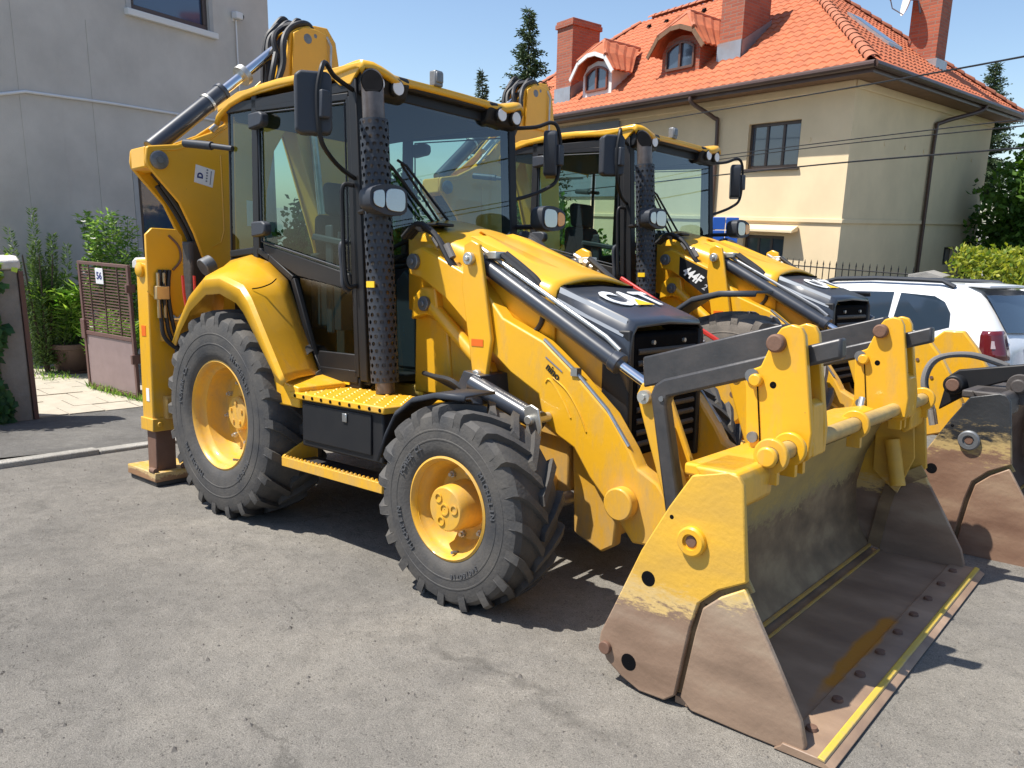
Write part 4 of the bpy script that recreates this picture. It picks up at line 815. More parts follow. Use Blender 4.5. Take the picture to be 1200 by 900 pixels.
# ---------------------------------------------------------------- backhoe
BOOM = [(-.94, 2.585), (-.92, 2.60), (-.70, 2.64), (-.40, 2.78), (-.20, 2.93), (0, 3.13), (.22, 3.34), (.30, 3.50), (.34, 3.72), (.44, 3.80), (.60, 3.84), (.73, 3.85), (.82, 3.74), (.86, 3.50), (.80, 3.25), (.55, 3.08), (.30, 2.92), (.16, 2.70), (.08, 2.35), (.04, 1.90), (.02, 1.40), (.02, .92), (-.36, .92), (-.40, 1.30), (-.46, 1.55), (-.51, 1.73), (-.59, 1.96), (-.70, 2.19), (-.83, 2.33), (-.94, 2.45), (-.95, 2.50)]
BX0, BX1 = -1.55, -1.25
def bprism(g, poly, a0, a1): return g.prism(poly, a0, a1, ax='x')
g = G(); bprism(g, BOOM, BX1 - .03, BX1); bprism(g, BOOM, BX0, BX0 + .03)
bprism(g, [(-.80, 2.47), (-.66, 2.52), (-.38, 2.70), (-.16, 2.88), (.05, 3.10), (.32, 3.34), (.42, 3.72), (.66, 3.76), (.78, 3.5), (.5, 3.14), (.22, 2.95), (.06, 2.6), (-.02, 1.9), (-.04, .95), (-.30, .95), (-.26, 1.4), (-.34, 1.86), (-.44, 2.12), (-.56, 2.32)], BX0 + .029, BX1 - .029)
boom = P('boom', g, 'yellow', .010, split=False)
g = G(); bprism(g, [(-.30, 1.0), (-.34, 1.42), (-.45, 1.86), (-.57, 2.12), (-.72, 2.33), (-.80, 2.42), (-.70, 2.46), (-.50, 2.3), (-.34, 1.9), (-.24, 1.4), (-.2, 1.0)], BX0 + .032, BX1 - .032); ob('boom_underside', g, 'engine', boom)  # dark colour stands in for shade in the channel between the plates
for k in range(2):
    g = G(); x = BX0 + .10 + k * .09; g.tube(smooth_path([(x, -.33, 1.0), (x, -.39, 1.45), (x, -.50, 1.84), (x, -.62, 2.10), (x, -.78, 2.33)], 5), .022, n=8); ob('boom_hose', g, 'hose', boom)
g = G(); g.lathe([(.070, 0), (.070, .016), (.056, .024), (.001, .024)], o=(BX1, -.85, 2.50), ax=(1, 0, 0), n=28); g.cyl((BX1 + .02, -.85, 2.50), (BX1 + .034, -.85, 2.50), .028, n=8); ob('boom_pin', g, 'pin', boom)
g = G(); bprism(g, [(-.945, 2.44), (-.945, 2.595), (-.84, 2.60), (-.80, 2.55), (-.80, 2.47), (-.84, 2.42)], BX0 + .03, BX1 - .03); ob('boom_nose', g, 'yellow', boom, .01)
g = G(); g.tube([(BX1, y, z) for y, z in ((-.90, 2.565), (-.70, 2.60), (-.42, 2.72), (-.22, 2.88))], .008, n=6); g.tube([(BX1, y, z) for y, z in ((-.34, 2.6), (-.33, 2.0), (-.36, 1.9), (-.44, 1.86))], .006, n=6); ob('boom_weld', g, 'yellow', boom, split=True)
sx_ = BX1 + .0025; sp_ = [(sx_, -.555, 2.505), (sx_, -.395, 2.475), (sx_, -.42, 2.335), (sx_, -.575, 2.365)]
g = G(); g.add(sp_ + [(BX1 + .0005, y, z) for x, y, z in sp_], [(0, 1, 2, 3), (0, 1, 5, 4), (1, 2, 6, 5), (2, 3, 7, 6), (3, 0, 4, 7)]); ob('dealer_sticker', g, 'white', boom, smooth=0)
text_obj('sticker_letter', 'D', .062, (BX1 + .0035, -.52, 2.42), (0, .12, 1), (0, -1, .15), 'blue_ink', boom, bold=.003, ext=.0005)
for k in range(5):
    g = G(); z = 2.375 + k * .022; g.box(BX1 + .0028, BX1 + .0036, -.478 + k * .003, -.464 + k * .003, z, z + .012); ob('sticker_print', g, 'grey_ink', boom)
g = G(); bprism(g, [(-.445, 2.355), (-.438, 2.355), (-.422, 2.465), (-.429, 2.465)], BX1 + .0028, BX1 + .0036); ob('sticker_print', g, 'grey_ink', boom)
g = G(); g.box(BX1, BX1 + .003, -.12, -.06, 2.05, 2.26); ob('paper_notice', g, 'white', boom)
# boom head above the cab roof
g = G(); bprism(g, [(.33, 3.30), (.36, 3.72), (.46, 3.79), (.58, 3.80), (.70, 3.78), (.74, 3.30)], BX1 + .004, BX1 + .03); hb = P('boom_head', g, 'yellow', .008)
g = G(); g.lathe([(.042, 0), (.04, .002), (.001, .002)], o=(BX1 + .03, .50, 3.70), ax=(1, 0, 0), n=20); g.lathe([(.018, 0), (.001, .002)], o=(BX1 + .03, .58, 3.74), ax=(1, 0, 0), n=14); ob('head_hole', g, 'pin', hb, split=True)
g = G(); g.tube([(BX1 + .03, .70, 3.76), (BX1 + .05, .73, 3.68), (BX1 + .05, .72, 3.5), (BX1 + .05, .72, 3.30)], .011, n=8); ob('head_pipe', g, 'zinc', hb)
for k in range(6):
    g = G(); x = BX1 - .02 - k * .05; d_ = .014 * k; jr = random.Random(k); j1, j2, j3 = [jr.uniform(-.05, .05) for _ in range(3)]
    g.tube(smooth_path([(x + .02, .12 + .02 * k, 3.12), (x + .03 + j2, .20 + .01 * k + j1, 3.40), (x + j1, .27 + j3, 3.62 + d_), (x + j3 * .6, .34 + j2 * .5, 3.74 + d_ + j1 * .5), (x + j2, .44, 3.82 + d_ + j3 * .5), (x, .54, 3.82 + j1 * .4), (x, .62, 3.76)], 6), .026, n=8); ob('boom_hose', g, 'hose', boom)
for k in range(3):
    g = G(); x = BX1 + .03 - k * .035
    g.tube(smooth_path([(x, -.44 + .04 * k, 2.78), (x + .01, -.36 + .03 * k, 2.86 + .01 * k), (x + .01, -.25, 2.97), (x, -.12, 3.08), (x, .02, 3.16)], 5), .016, n=8); ob('boom_line', g, 'steel', boom)
g = G(); g.cyl((BX1 + .0, -.32, 2.94), (BX1 + .0, -.18, 3.07), .035, n=12); ob('line_fitting', g, 'steel', boom)
a = Vector((-1.40, -.84, 2.60)); b = Vector((-1.40, .36, 3.66)); m_ = a.lerp(b, .52)
g = G(); g.cyl(a, m_, .070, n=28); g.cyl(a.lerp(b, .495), m_, .078, n=28); sc_ = P('stick_cylinder', g, 'slate', .006)
g = G(); g.cyl(m_, b, .042, n=20); ob('cylinder_rod', g, 'chrome', sc_)
g = G(); g.cyl(a.lerp(b, .66), a.lerp(b, .69), .085, n=24); g.cyl(a.lerp(b, .40), a.lerp(b, .415), .077, n=24); ob('cylinder_clamp', g, 'zinc', sc_, split=True)
# dipper hanging down behind the cab
DIP = [(.36, 3.02), (.44, 3.35), (.62, 3.60), (.84, 3.60), (.98, 3.3), (1.02, 2.6), (1.06, 1.9), (1.08, 1.1), (.86, 1.1), (.72, 1.90)]
g = G(); bprism(g, DIP, BX1 - .06, BX1 - .03); bprism(g, DIP, BX0 + .02, BX0 + .05); bprism(g, [(.37, 3.0), (.40, 3.0), (.50, 3.3), (.9, 3.3), (.98, 2.6), (1.03, 1.15), (.88, 1.15), (.745, 1.9)], BX0 + .049, BX1 - .059); dp = P('dipper', g, 'yellow', .008)
g = G(); g.cyl((BX1 + .02, .52, 3.1), (BX1 + .02, .62, 2.2), .035, n=16); ob('dipper_cylinder', g, 'steel', dp)
g = G(); g.tube(smooth_path([(BX1 + .0, -.44, 1.66), (BX1 + .04, -.52, 1.50), (BX1 + .1, -.55, 1.30), (BX1 + .15, -.50, 1.1)], 6), .03, n=10); ob('swing_hose', g, 'hose', boom)
g = G(); g.box(BX0 - .05, BX1 - .02, -.62, -.40, 1.0, 1.9); P('swing_casting', g, 'engine', .03)
# swing frame, rear frame, stabilisers
g = G(); g.box(-1.30, -1.02, -.98, .98, .52, .70); g.box(-1.30, -1.02, -.98, .98, 1.12, 1.28); g.box(-1.26, -1.06, -.35, .2, .60, 1.3); rf = P('rear_frame', g, 'yellow_dirty', .015)
g = G(); g.cyl((-1.2, -.16, .55), (-1.2, -.16, 1.35), .11, n=24); ob('swing_post', g, 'yellow', rf)
for s in (-1, 1):
    x0, x1, ya, yb = -1.255, -1.075, .865, 1.06
    g = G(); g.box(x0, x1, min(s * ya, s * yb), max(s * ya, s * yb), .44, 1.74); sb = P('stabiliser', g, 'yellow', .012)
    g = G(); g.prism([(s * 1.07, 1.50), (s * 1.07, 1.92), (s * 1.02, 1.97), (s * .84, 1.97), (s * .79, 1.92), (s * .79, 1.36), (s * .85, 1.30)], x1 + .004, x1 + .034, ax='x'); ob('stabiliser_head', g, 'yellow', sb, .006)
    g = G(); g.box(x0 + .02, x1 - .016, min(s * (ya + .02), s * (yb - .018)), max(s * (ya + .02), s * (yb - .018)), .06, .46); ob('stabiliser_leg', g, 'rust', sb, .008)
    g = G(); g.box(-1.52, -1.03, min(s * .72, s * 1.085), max(s * .72, s * 1.085), .04, .115); ob('stabiliser_pad', g, wear_mat('stabiliser_pad_wear', (.62, .36, .04), (.22, .12, .06), .085, .04, 8), sb, .008)
    g = G(); g.box(-1.50, -1.05, min(s * .74, s * 1.07), max(s * .74, s * 1.07), .004, .04); ob('pad_sole', g, 'rubber', sb, .006)
    g = G(); g.box(x0 - .014, x1 + .014, min(s * (ya - .012), s * (yb + .012)), max(s * (ya - .012), s * (yb + .012)), .43, .53); g.cyl((x1 + .01, s * .90, .485), (x1 + .03, s * .90, .485), .02, n=10); g.cyl((x1 + .01, s * 1.02, .485), (x1 + .03, s * 1.02, .485), .02, n=10); ob('wear_collar', g, 'yellow', sb, .012)
    g = G(); g.cyl((x1 - .05, s * 1.07, .125), (x1 + .03, s * 1.07, .125), .022, n=12); g.cyl((x1 + .0, s * .84, .13), (x1 + .04, s * .84, .13), .024, n=12); ob('pad_pin', g, 'rust', sb)
    g = G(); g.lathe([(.055, 0), (.055, .02), (.04, .03), (.001, .03)], o=(x0 + .09, s * yb, 1.66), ax=(0, s, 0), n=24); ob('top_pin', g, 'yellow', sb)
    g = G(); g.box(-1.20, -1.13, min(s * yb, s * (yb + .003)), max(s * yb, s * (yb + .003)), 1.16, 1.24); ob('hazard_decal', g, 'orange', sb)
    g = G(); g.box(-1.17, -1.12, min(s * yb, s * (yb + .003)), max(s * yb, s * (yb + .003)), .66, .76); ob('hazard_sticker', g, 'white', sb)
    g = G()
    for k in range(3): g.tube(smooth_path([(x1 + .05, s * (.98 - .035 * k), 1.66), (x1 + .06, s * (1.0 - .035 * k), 1.50), (x1 + .055, s * (.99 - .04 * k), 1.30), (x1 + .06, s * (.97 - .05 * k), 1.15), (x1 + .08, s * (.86 - .05 * k), 1.05), (x1 + .1, s * .72, 1.02)], 5), .016, n=8)
    ob('stabiliser_hose', g, 'hose', sb)
    g = G(); g.box(x1 + .034, x1 + .085, min(s * .93, s * 1.03), max(s * .93, s * 1.03), 1.44, 1.54)
    for k in range(2): g.cyl((x1 + .06, s * (.96 + .045 * k), 1.30), (x1 + .06, s * (.96 + .045 * k), 1.64), .014, n=8)
    ob('valve_block', g, mat('brass_block', (.55, .42, .22), .45, .5, var=.2), sb, .005)
    g = G(); g.tube(smooth_path([(x1 + .04, s * .90, 1.92), (x1 + .05, s * .83, 1.84), (x1 + .05, s * .82, 1.74), (x1 + .045, s * .88, 1.66)], 5), .009, n=6); ob('head_line', g, 'rust', sb)
    # red service hoses and reservoir by the fender
    g = G()
    for k in range(2): g.tube(smooth_path([(-.86, s * (.80 + .09 * k), 1.62), (-.85, s * (.80 + .085 * k), 1.45), (-.83, s * (.78 + .08 * k), 1.30), (-.80, s * (.72 + .06 * k), 1.22)], 5), .011, n=8)
    P('red_cable', g, 'red')
    g = G(); g.cyl((-.95, s * .72, 1.26), (-.72, s * .72, 1.26), .05, n=18); g.cyl((-.92, s * .70, 1.68), (-.92, s * .62, 1.72), .07, n=18); P('oil_filter', g, 'pin', .008)
    g = G(); g.box(-1.02, -.60, min(s * .55, s * .68), max(s * .55, s * .68), .95, 1.22); P('rear_panel', g, 'yellow_dirty', .01)
    g = G(); g.cyl((-.42, s * .70, 2.52), (-.60, s * .76, 2.55), .02, n=12); g.cyl((-.60, s * .76, 2.55), (-.85, s * .84, 2.585), .03, n=14); P('rear_lamp_arm', g, 'plastic', .004)
# ================================================================ second machine: a copy of the first on four big wheels with a dark worn bucket
B2 = copy_tree(BR, None)
B2['label'] = 'farther yellow backhoe loader with a dark rusty bucket and large front wheels'
B2.matrix_world = street_matrix(0.006, 3.044, 0.11, yaw=-0.048)
for ch in list(B2.children):
    st_ = ch.name.split('.')[0]
    if st_ == 'wheel' and ch.location.x > 1:
        y = ch.location.y
        for k in list(ch.children): bpy.data.objects.remove(k)
        bpy.data.objects.remove(ch)
        w = copy_tree(rw, B2); w.location = (2.22, -.86 if y < 0 else .86, .585); w.scale = (1, 1 if y < 0 else -1, 1)
        for k in list(w.children):
            if k.name.startswith('hub'):
                bpy.data.objects.remove(k); continue
            if k.name.startswith('tyre'): k.material_slots[0].link = 'OBJECT'; k.material_slots[0].material = M['worn_rubber']
    elif st_ == 'bucket':
        ch.location = (.16, -.10, -.125); ch.scale = (1.07, 1.02, 1.07)
        for k in [ch] + list(ch.children):
            nm = k.name.split('.')[0]
            if nm in ('side_plate', 'jaw_side_plate', 'bucket', 'top_beam', 'hinge_pipe', 'pipe_collar', 'hinge_cover', 'jaw_cylinder', 'hinge_boss'):
                k.material_slots[0].link = 'OBJECT'; k.material_slots[0].material = M['bk2_side'] if 'side' in nm else (M['pin'] if nm in ('hinge_boss', 'hinge_pipe') else M['bk2_in'])
    elif st_ in ('pallet_fork', 'fork_bracket'):
        for k in list(ch.children): bpy.data.objects.remove(k)
        bpy.data.objects.remove(ch)
    elif st_ == 'front_mudguard':
        for k in list(ch.children): bpy.data.objects.remove(k)
        bpy.data.objects.remove(ch)
    elif st_ == 'boom':
        for k in list(ch.children):
            if k.name.startswith(('dealer', 'sticker', 'paper')): bpy.data.objects.remove(k)
for s in (-1, 1):
    for w in [c_ for c_ in B2.children if c_.name.startswith('wheel') and c_.location.x > 1 and c_.location.y * s > 0]:
        g = G(); y0 = -.176; g.lathe([(.19, y0 + .17), (.175, y0 + .06), (.168, y0 + .02), (.155, y0 + .005), (.002, y0)], n=44); hb_ = ob('hub', g, 'yellow', w, smooth=40)
        for k in range(3): g = G(); a = k * 2.1 + .9; g.lathe([(.026, 0), (.024, -.002), (.001, -.002)], o=(.09 * math.cos(a), y0 + .002, .09 * math.sin(a)), n=14); ob('hub_plug', g, 'rust', w)
    g = G(); pts = [(1.50, .92), (1.60, 1.10), (1.76, 1.27), (1.95, 1.385), (2.18, 1.435), (2.48, 1.44)]
    g.grid([[(x, s * .86, z) for x, z in pts], [(x, s * 1.13, z) for x, z in pts], [(x, s * 1.15, z - .03) for x, z in pts]]); ob('front_mudguard', g, 'plastic', B2, solid=.022, smooth=50)
    g = G(); g.prism([(2.95, .50), (3.02, .72), (3.22, 1.06), (3.32, 1.15), (3.46, 1.15), (3.56, 1.02), (3.66, .84), (3.75, .64), (3.70, .50), (3.45, .42), (3.1, .38)], s * .44, s * .52); cp_ = ob('coupler_plate', g, 'yellow', B2, .012)
    for (x, z) in ((3.42, .98), (3.52, .86), (3.38, .84)): g = G(); g.cyl((x, s * .52, z), (x, s * .526, z), .012, n=10); ob('plate_bolt', g, 'rust', cp_)
M['whitepvc2'] = mat('pale_grey_print', (.45, .46, .48), .5)
# model plate on the arm of the second machine
g = G(); g.prism([(1.43, 1.735), (1.73, 1.605), (1.73, 1.375), (1.43, 1.575)], -.5035, -.5005); dec = ob('model_plate', g, 'black', B2, .0)
t_ = text_obj('model_lettering', '444F', .118, (1.56, -.505, 1.572), (.80, 0, -.47), (.47, 0, .80), 'white', dec, bold=.004, ext=.001, shear=.25, sx=.85)
t_ = text_obj('model_lettering', '2', .075, (1.685, -.505, 1.472), (.80, 0, -.47), (.47, 0, .80), 'whitepvc2', dec, bold=.001, ext=.001, shear=.25)
# small print on the first machine's arm
am = [c for c in BR.children if c.name.startswith('loader_arm')][0]
text_obj('arm_lettering', 'nino', .058, (2.36, -.503, 1.130), (.78, 0, -.60), (.60, 0, .78), 'black', am, bold=.001, ext=.001)
g = G(); g.bar((2.31, -.5035, 1.205), (2.42, -.5035, 1.135), .007, .001, up=(0, 1, 0)); ob('arm_print', g, 'grey_ink', am)
g = G(); g.bar((2.12, .475, 1.63), (2.84, .475, 1.25), .02, .026); ob('safety_brace', g, 'red', BR, .006)
# extra loader hoses arching over the second bucket
for k in range(2):
    g = G(); g.tube(smooth_path([(3.66, -1.0 + .05 * k, .70), (3.60, -.98 + .05 * k, .88), (3.64, -.90 + .07 * k, 1.02), (3.80, -.76 + .07 * k, 1.05), (3.98, -.60 + .07 * k, .98)], 7), .018, n=8); ob('jaw_hose', g, 'greyhose', B2)
    g = G(); g.cyl((3.68, -1.0 + .05 * k, .60), (3.66, -1.0 + .05 * k, .70), .020, n=10); ob('hose_fitting', g, 'zinc', B2)
g = G(); g.prism([(3.70, .70), (3.74, .92), (3.80, .97), (4.2, 1.04), (4.4, 1.02), (4.1, .93), (3.92, .86)], -.98, -.94); g.cyl((3.80, -1.08, .88), (3.80, -.86, .88), .06, n=24); ob('bucket_ear', g, 'black', B2, .01)
g = G(); g.cyl((3.80, -1.095, .88), (3.80, -1.08, .88), .04, n=18); ob('ear_pin', g, 'rust', B2, .005)

# ================================================================ white estate cars beyond the machines
M['carwhite'] = mat('white_car_paint', (0.78, 0.79, 0.80), 0.22, coat=0.6, var=0.03)
M['carglass'] = mat('dark_car_glass', (0.025, 0.04, 0.06), 0.06, coat=0.5)
M['tail'] = mat('red_tail_lamp', (0.13, 0.012, 0.016), 0.12, coat=0.8)
M['alu'] = mat('alloy_wheel', (0.5, 0.5, 0.52), 0.3, 0.8)
M['tail_clear'] = mat('clear_tail_lens', (0.6, 0.45, 0.45), 0.15, coat=0.6)
def make_car(label, mtx):
    root = empty('parked_car', label, 'car', 'white cars parked behind the machines', mtx)
    # x: rear at 0, nose at -4.3 ; half sections
    ST = [(0.02, .42, .52, .70, .80), (0.0, .30, .50, .92, .83), (-.02, .28, .72, 1.0, .85), (-.10, .26, .98, 1.10, .875), (-.22, .25, 1.04, 1.30, .885), (-.40, .25, 1.05, 1.535, .89), (-.52, .25, 1.05, 1.60, .892), (-.80, .25, 1.04, 1.635, .895), (-1.6, .25, 1.02, 1.665, .90), (-2.2, .25, 1.01, 1.65, .90), (-2.65, .25, 1.0, 1.57, .89), (-3.0, .25, .995, 1.28, .885), (-3.2, .25, .99, 1.08, .88), (-3.6, .26, .97, 1.03, .87), (-4.0, .28, .90, .96, .83), (-4.2, .34, .80, .84, .74), (-4.3, .42, .62, .66, .62)]
    rows = []
    for x, zb, zbelt, zr, hw in ST:
        k = min(1, max(0, (zr - zbelt) / .55)); rw_ = hw - .19 * k
        sec = [(hw - .06, zb), (hw - .012, zb + .12), (hw, zb + (zbelt - zb) * .55), (hw - .012, zbelt - .05), (hw - .03, zbelt), (hw - .03 - (hw - .03 - rw_) * .5, zbelt + (zr - .06 - zbelt) * .5), (rw_, zr - .06), (rw_ - .05, zr - .018), (rw_ * .62, zr), (0, zr + .006)]
        rows.append([(x, -y, z) for y, z in sec] + [(x, y, z) for y, z in reversed(sec[:-1])])
    g = G(); g.grid(rows); g.f.append(tuple(range(len(rows[0])))); n0 = (len(rows) - 1) * len(rows[0]); g.f.append(tuple(range(n0 + len(rows[0]) - 1, n0 - 1, -1)))
    body = ob('body', g, 'carwhite', root, smooth=45)
    def side_pt(x, f, s, off=.006):  # f: 0 belt .. 1 roof edge on the side glass
        for a, b in zip(ST, ST[1:]):
            if b[0] <= x <= a[0]:
                t = (a[0] - x) / (a[0] - b[0]); zbelt = a[2] + (b[2] - a[2]) * t; zr = a[3] + (b[3] - a[3]) * t; hw = a[4] + (b[4] - a[4]) * t; break
        k = min(1, max(0, (zr - zbelt) / .55)); rw_ = hw - .19 * k
        return (x, s * (hw - .03 + (rw_ - hw + .03) * f + off), zbelt + (zr - .06 - zbelt) * f)
    for s in (-1, 1):
        for poly in ([(-.58, .22), (-.60, .52), (-.68, .74), (-.80, .84), (-1.18, .88), (-1.22, .16), (-.75, .12)], [(-1.28, .10), (-1.26, .89), (-2.02, .90), (-2.04, .08)], [(-2.10, .08), (-2.08, .90), (-2.45, .86), (-2.92, .10)]):
            g = G(); g.add([side_pt(x, f, s) for x, f in poly], [tuple(range(len(poly)))]); ob('side_window', g, 'carglass', root, smooth=0)
        g = G(); pts = [side_pt(x, 1.0, s, -.02) for x in (-.62, -.75, -1.0, -1.5, -2.0, -2.25)]
        g.tube([(pts[0][0], pts[0][1], pts[0][2] + .035)] + [(p[0], p[1], p[2] + .085) for p in pts[1:-1]] + [(pts[-1][0], pts[-1][1], pts[-1][2] + .04)], .026, n=8); ob('roof_rail', g, 'plastic', root)
        # tail lamp wrapped round the corner
        g = G(); q = []
        for z in (.84, .90, 1.0, 1.09, 1.14):
            ins = .02 if .86 < z < 1.12 else .05
            q.append([(-.24 + ins * .6, s * .898, z), (-.13, s * .895, z), (-.045 - (z - .84) * .22, s * .872, z), (-.012 - (z - .84) * .25, s * .80, z), (0.0 - (z - .84) * .26 - ins * .1, s * (.70 + ins), z)])
        g.grid(q); tl_ = ob('tail_lamp', g, 'tail', root, solid=.03, smooth=60)
        g = G(); q = [[(-.115, s * .915, z), (-.06 - (z - .84) * .2, s * .897, z), (-.01 - (z - .84) * .25, s * .83, z)] for z in (.96, 1.0, 1.04)]; g.grid(q); ob('lamp_lens', g, 'tail_clear', tl_, smooth=60)
        for xw in (-.86, -3.52):
            g = G(); g.lathe([(.20, -.10), (.31, -.10), (.335, -.06), (.338, .06), (.31, .10), (.20, .10)], o=(xw, s * .80, .335), n=32); w_ = ob('wheel', g, 'rubber', root)
            g = G(); g.lathe([(.21, 0), (.20, .02 * s), (.05, .05 * s), (.001, .05 * s)], o=(xw, s * .86, .335), n=10); ob('rim', g, 'alu', w_)
            g = G(); g.tube([(xw + .40 * math.cos(a), s * (.875 - .0 * a), .335 + .40 * math.sin(a)) for a in [math.pi * k / 14 for k in range(15)]], .045, n=8); ob('wheel_arch', g, 'plastic', root)
            g = G(); g.lathe([(.37, -.02), (.37, .03), (.001, .03)], o=(xw, s * .845, .335), ax=(0, s, 0), n=24); ob('arch_liner', g, 'dark', w_)
    g = G(); g.grid([[(-.115, -.64, 1.10), (-.10, -.3, 1.09), (-.10, .3, 1.09), (-.115, .64, 1.10)], [(-.30, -.62, 1.41), (-.285, -.3, 1.415), (-.285, .3, 1.415), (-.30, .62, 1.41)], [(-.40, -.58, 1.53), (-.385, -.3, 1.545), (-.385, .3, 1.545), (-.40, .58, 1.53)]]); g.v = [(x + .03, y, z + .018) for x, y, z in g.v]; ob('rear_window', g, 'carglass', root, smooth=60)
    g = G(); g.grid([[(-.55, -.62, 1.615), (-.55, 0, 1.632), (-.55, .62, 1.615)], [(-.30, -.60, 1.59), (-.27, 0, 1.60), (-.30, .60, 1.59)]]); ob('rear_spoiler', g, 'carwhite', root, solid=.03, bevel=.008)
    g = G(); g.box(-.05, .035, -.80, .80, .28, .50); ob('rear_bumper', g, 'plastic', root, .03)
    g = G(); g.box(-.03, .012, -.40, .40, .80, .95); ob('plate_recess', g, 'plastic', root, .02)
    g = G(); g.box(.012, .022, -.26, .26, .81, .92); pl = ob('number_plate', g, 'white', root, .004)
    g = G(); g.box(.0225, .0235, -.26, -.22, .812, .918); ob('plate_band', g, 'blue_ink', pl)
    g = G(); g.box(-2.9, -.1, -.905, -.86, .25, .36); g.box(-2.9, -.1, .86, .905, .25, .36); ob('sill_cladding', g, 'plastic', root, .012, split=True)
    for x in (-1.22, -2.06):
        for s in (-1, 1):
            g = G(); g.add([(x, s * .9035, .42), (x - .006, s * .9035, .42), (x - .006, s * .885, .98), (x, s * .885, .98)], [(0, 1, 2, 3)]); ob('door_gap', g, 'dark', root, smooth=0)
    return root
make_car('white estate car with black roof rails and a red tail lamp behind the forks', street_matrix(3.61, 6.43, .03, yaw=-.22))
make_car('white car mostly hidden behind the rear of the estate car', street_matrix(5.6, 9.3, .03, yaw=-.1))
# ================================================================ foliage helper
def leaf_mat(name, c0, c1, trans=0.35, rough=0.5):
    m = bpy.data.materials.new(name); m.use_nodes = True; nt = m.node_tree; b = nt.nodes['Principled BSDF']; L = nt.links.new
    ge = nt.nodes.new('ShaderNodeNewGeometry'); cr = nt.nodes.new('ShaderNodeValToRGB'); cr.color_ramp.elements[0].color = (*c0, 1); cr.color_ramp.elements[1].color = (*c1, 1)
    L(ge.outputs['Random Per Island'], cr.inputs['Fac']); L(cr.outputs[0], b.inputs['Base Color']); b.inputs['Roughness'].default_value = rough; b.inputs['Specular IOR Level'].default_value = .3
    tr = nt.nodes.new('ShaderNodeBsdfTranslucent'); mx = nt.nodes.new('ShaderNodeMixShader'); mx.inputs[0].default_value = trans
    hs = nt.nodes.new('ShaderNodeHueSaturation'); hs.inputs['Value'].default_value = 1.5; hs.inputs['Saturation'].default_value = 1.1; L(cr.outputs[0], hs.inputs['Color']); L(hs.outputs[0], tr.inputs['Color'])
    L(b.outputs[0], mx.inputs[1]); L(tr.outputs[0], mx.inputs[2]); L(mx.outputs[0], nt.nodes['Material Output'].inputs[0])
    return m
M['spruce'] = leaf_mat('spruce_needles', (0.028, 0.055, 0.022), (0.085, 0.125, 0.05), .15)
M['leaf'] = leaf_mat('tree_leaves', (0.035, 0.09, 0.015), (0.13, 0.23, 0.035), .35)
M['hedge'] = leaf_mat('golden_hedge_leaves', (0.10, 0.17, 0.02), (0.40, 0.40, 0.05), .35)
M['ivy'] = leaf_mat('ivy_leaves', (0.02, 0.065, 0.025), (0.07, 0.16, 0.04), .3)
M['ivylight'] = leaf_mat('yellow_green_vine_leaves', (0.10, 0.22, 0.02), (0.30, 0.40, 0.05), .35)  # brighter, yellower green than the ivy leaves
M['yew'] = leaf_mat('yew_needles', (0.05, 0.095, 0.03), (0.15, 0.23, 0.06), .3)
M['oleander'] = leaf_mat('oleander_leaves', (0.11, 0.26, 0.035), (0.34, 0.48, 0.09), .4)
M['mallow'] = leaf_mat('flowering_shrub_leaves', (0.10, 0.22, 0.04), (0.33, 0.46, 0.11), .4)
M['petal'] = leaf_mat('white_petals', (0.7, 0.7, 0.66), (0.85, 0.85, 0.8), .3)
M['bark'] = mat('bark', (0.09, 0.065, 0.045), .9, var=.4, vscale=12, bump=.4, bscale=30)
M['stem'] = mat('green_stem', (0.08, 0.12, 0.04), .7)
def leaf(g, p, l, w, d=None, up=None, bend=.25, r=rnd):
    d = d or Vector((r.gauss(0, 1), r.gauss(0, 1), r.gauss(0, 1))); d = d.normalized()
    s = d.cross(up or Vector((r.gauss(0, 1), r.gauss(0, 1), r.gauss(0, 1))))
    if s.length < 1e-4: s = d.orthogonal()
    s.normalize(); n = d.cross(s); p = Vector(p)
    m = p + d * l * .5 + n * l * bend * .3
    g.add([p, m + s * w / 2, p + d * l, m - s * w / 2], [(0, 1, 2, 3)])
def clumps(n, f, r=rnd):
    return [f() for _ in range(n)]
def spruce(label, base, h, rad, seed, zmin=0.0, dens=1.0):
    r = random.Random(seed); root = empty('spruce_tree', label, 'tree', 'spruce trees rising behind the roofs', Matrix.Translation(base))
    g = G(); g.tube([(0, 0, 0), (.02, 0, h * .5), (0, .02, h)], .13, n=8, taper=[1, .55, .05]); ob('trunk', g, 'bark', root)
    g = G(); z = zmin
    while z < h - .05:
        k = 1 - z / h; R = rad * (k ** .85) + .02; nb = max(4, int((8 + 6 * k) * dens))
        for i in range(nb):
            a = r.uniform(0, 2 * math.pi); L_ = R * r.uniform(.55, 1.12); droop = .32 if k > .35 else -.25
            nseg = max(3, int(L_ / .055))
            for j in range(nseg):
                t = (j + .5) / nseg; x = L_ * t; zz = z - droop * L_ * t * (1 - .45 * t) + r.gauss(0, .02)
                c = Vector((math.cos(a) * x, math.sin(a) * x, zz)); ww = .13 * (1.1 - t) + .05
                for q in range(3):
                    d = Vector((math.cos(a), math.sin(a), -.2)) * .6 + Vector((r.gauss(0, .6), r.gauss(0, .6), r.gauss(0, .35)))
                    leaf(g, c + Vector((r.gauss(0, .03), r.gauss(0, .03), r.gauss(0, .02))), ww * r.uniform(.9, 1.6), .04 + .03 * k, d, r=r)
        z += (.10 + .09 * k)
    ob('crown', g, 'spruce', root, smooth=0, recalc=False); return root
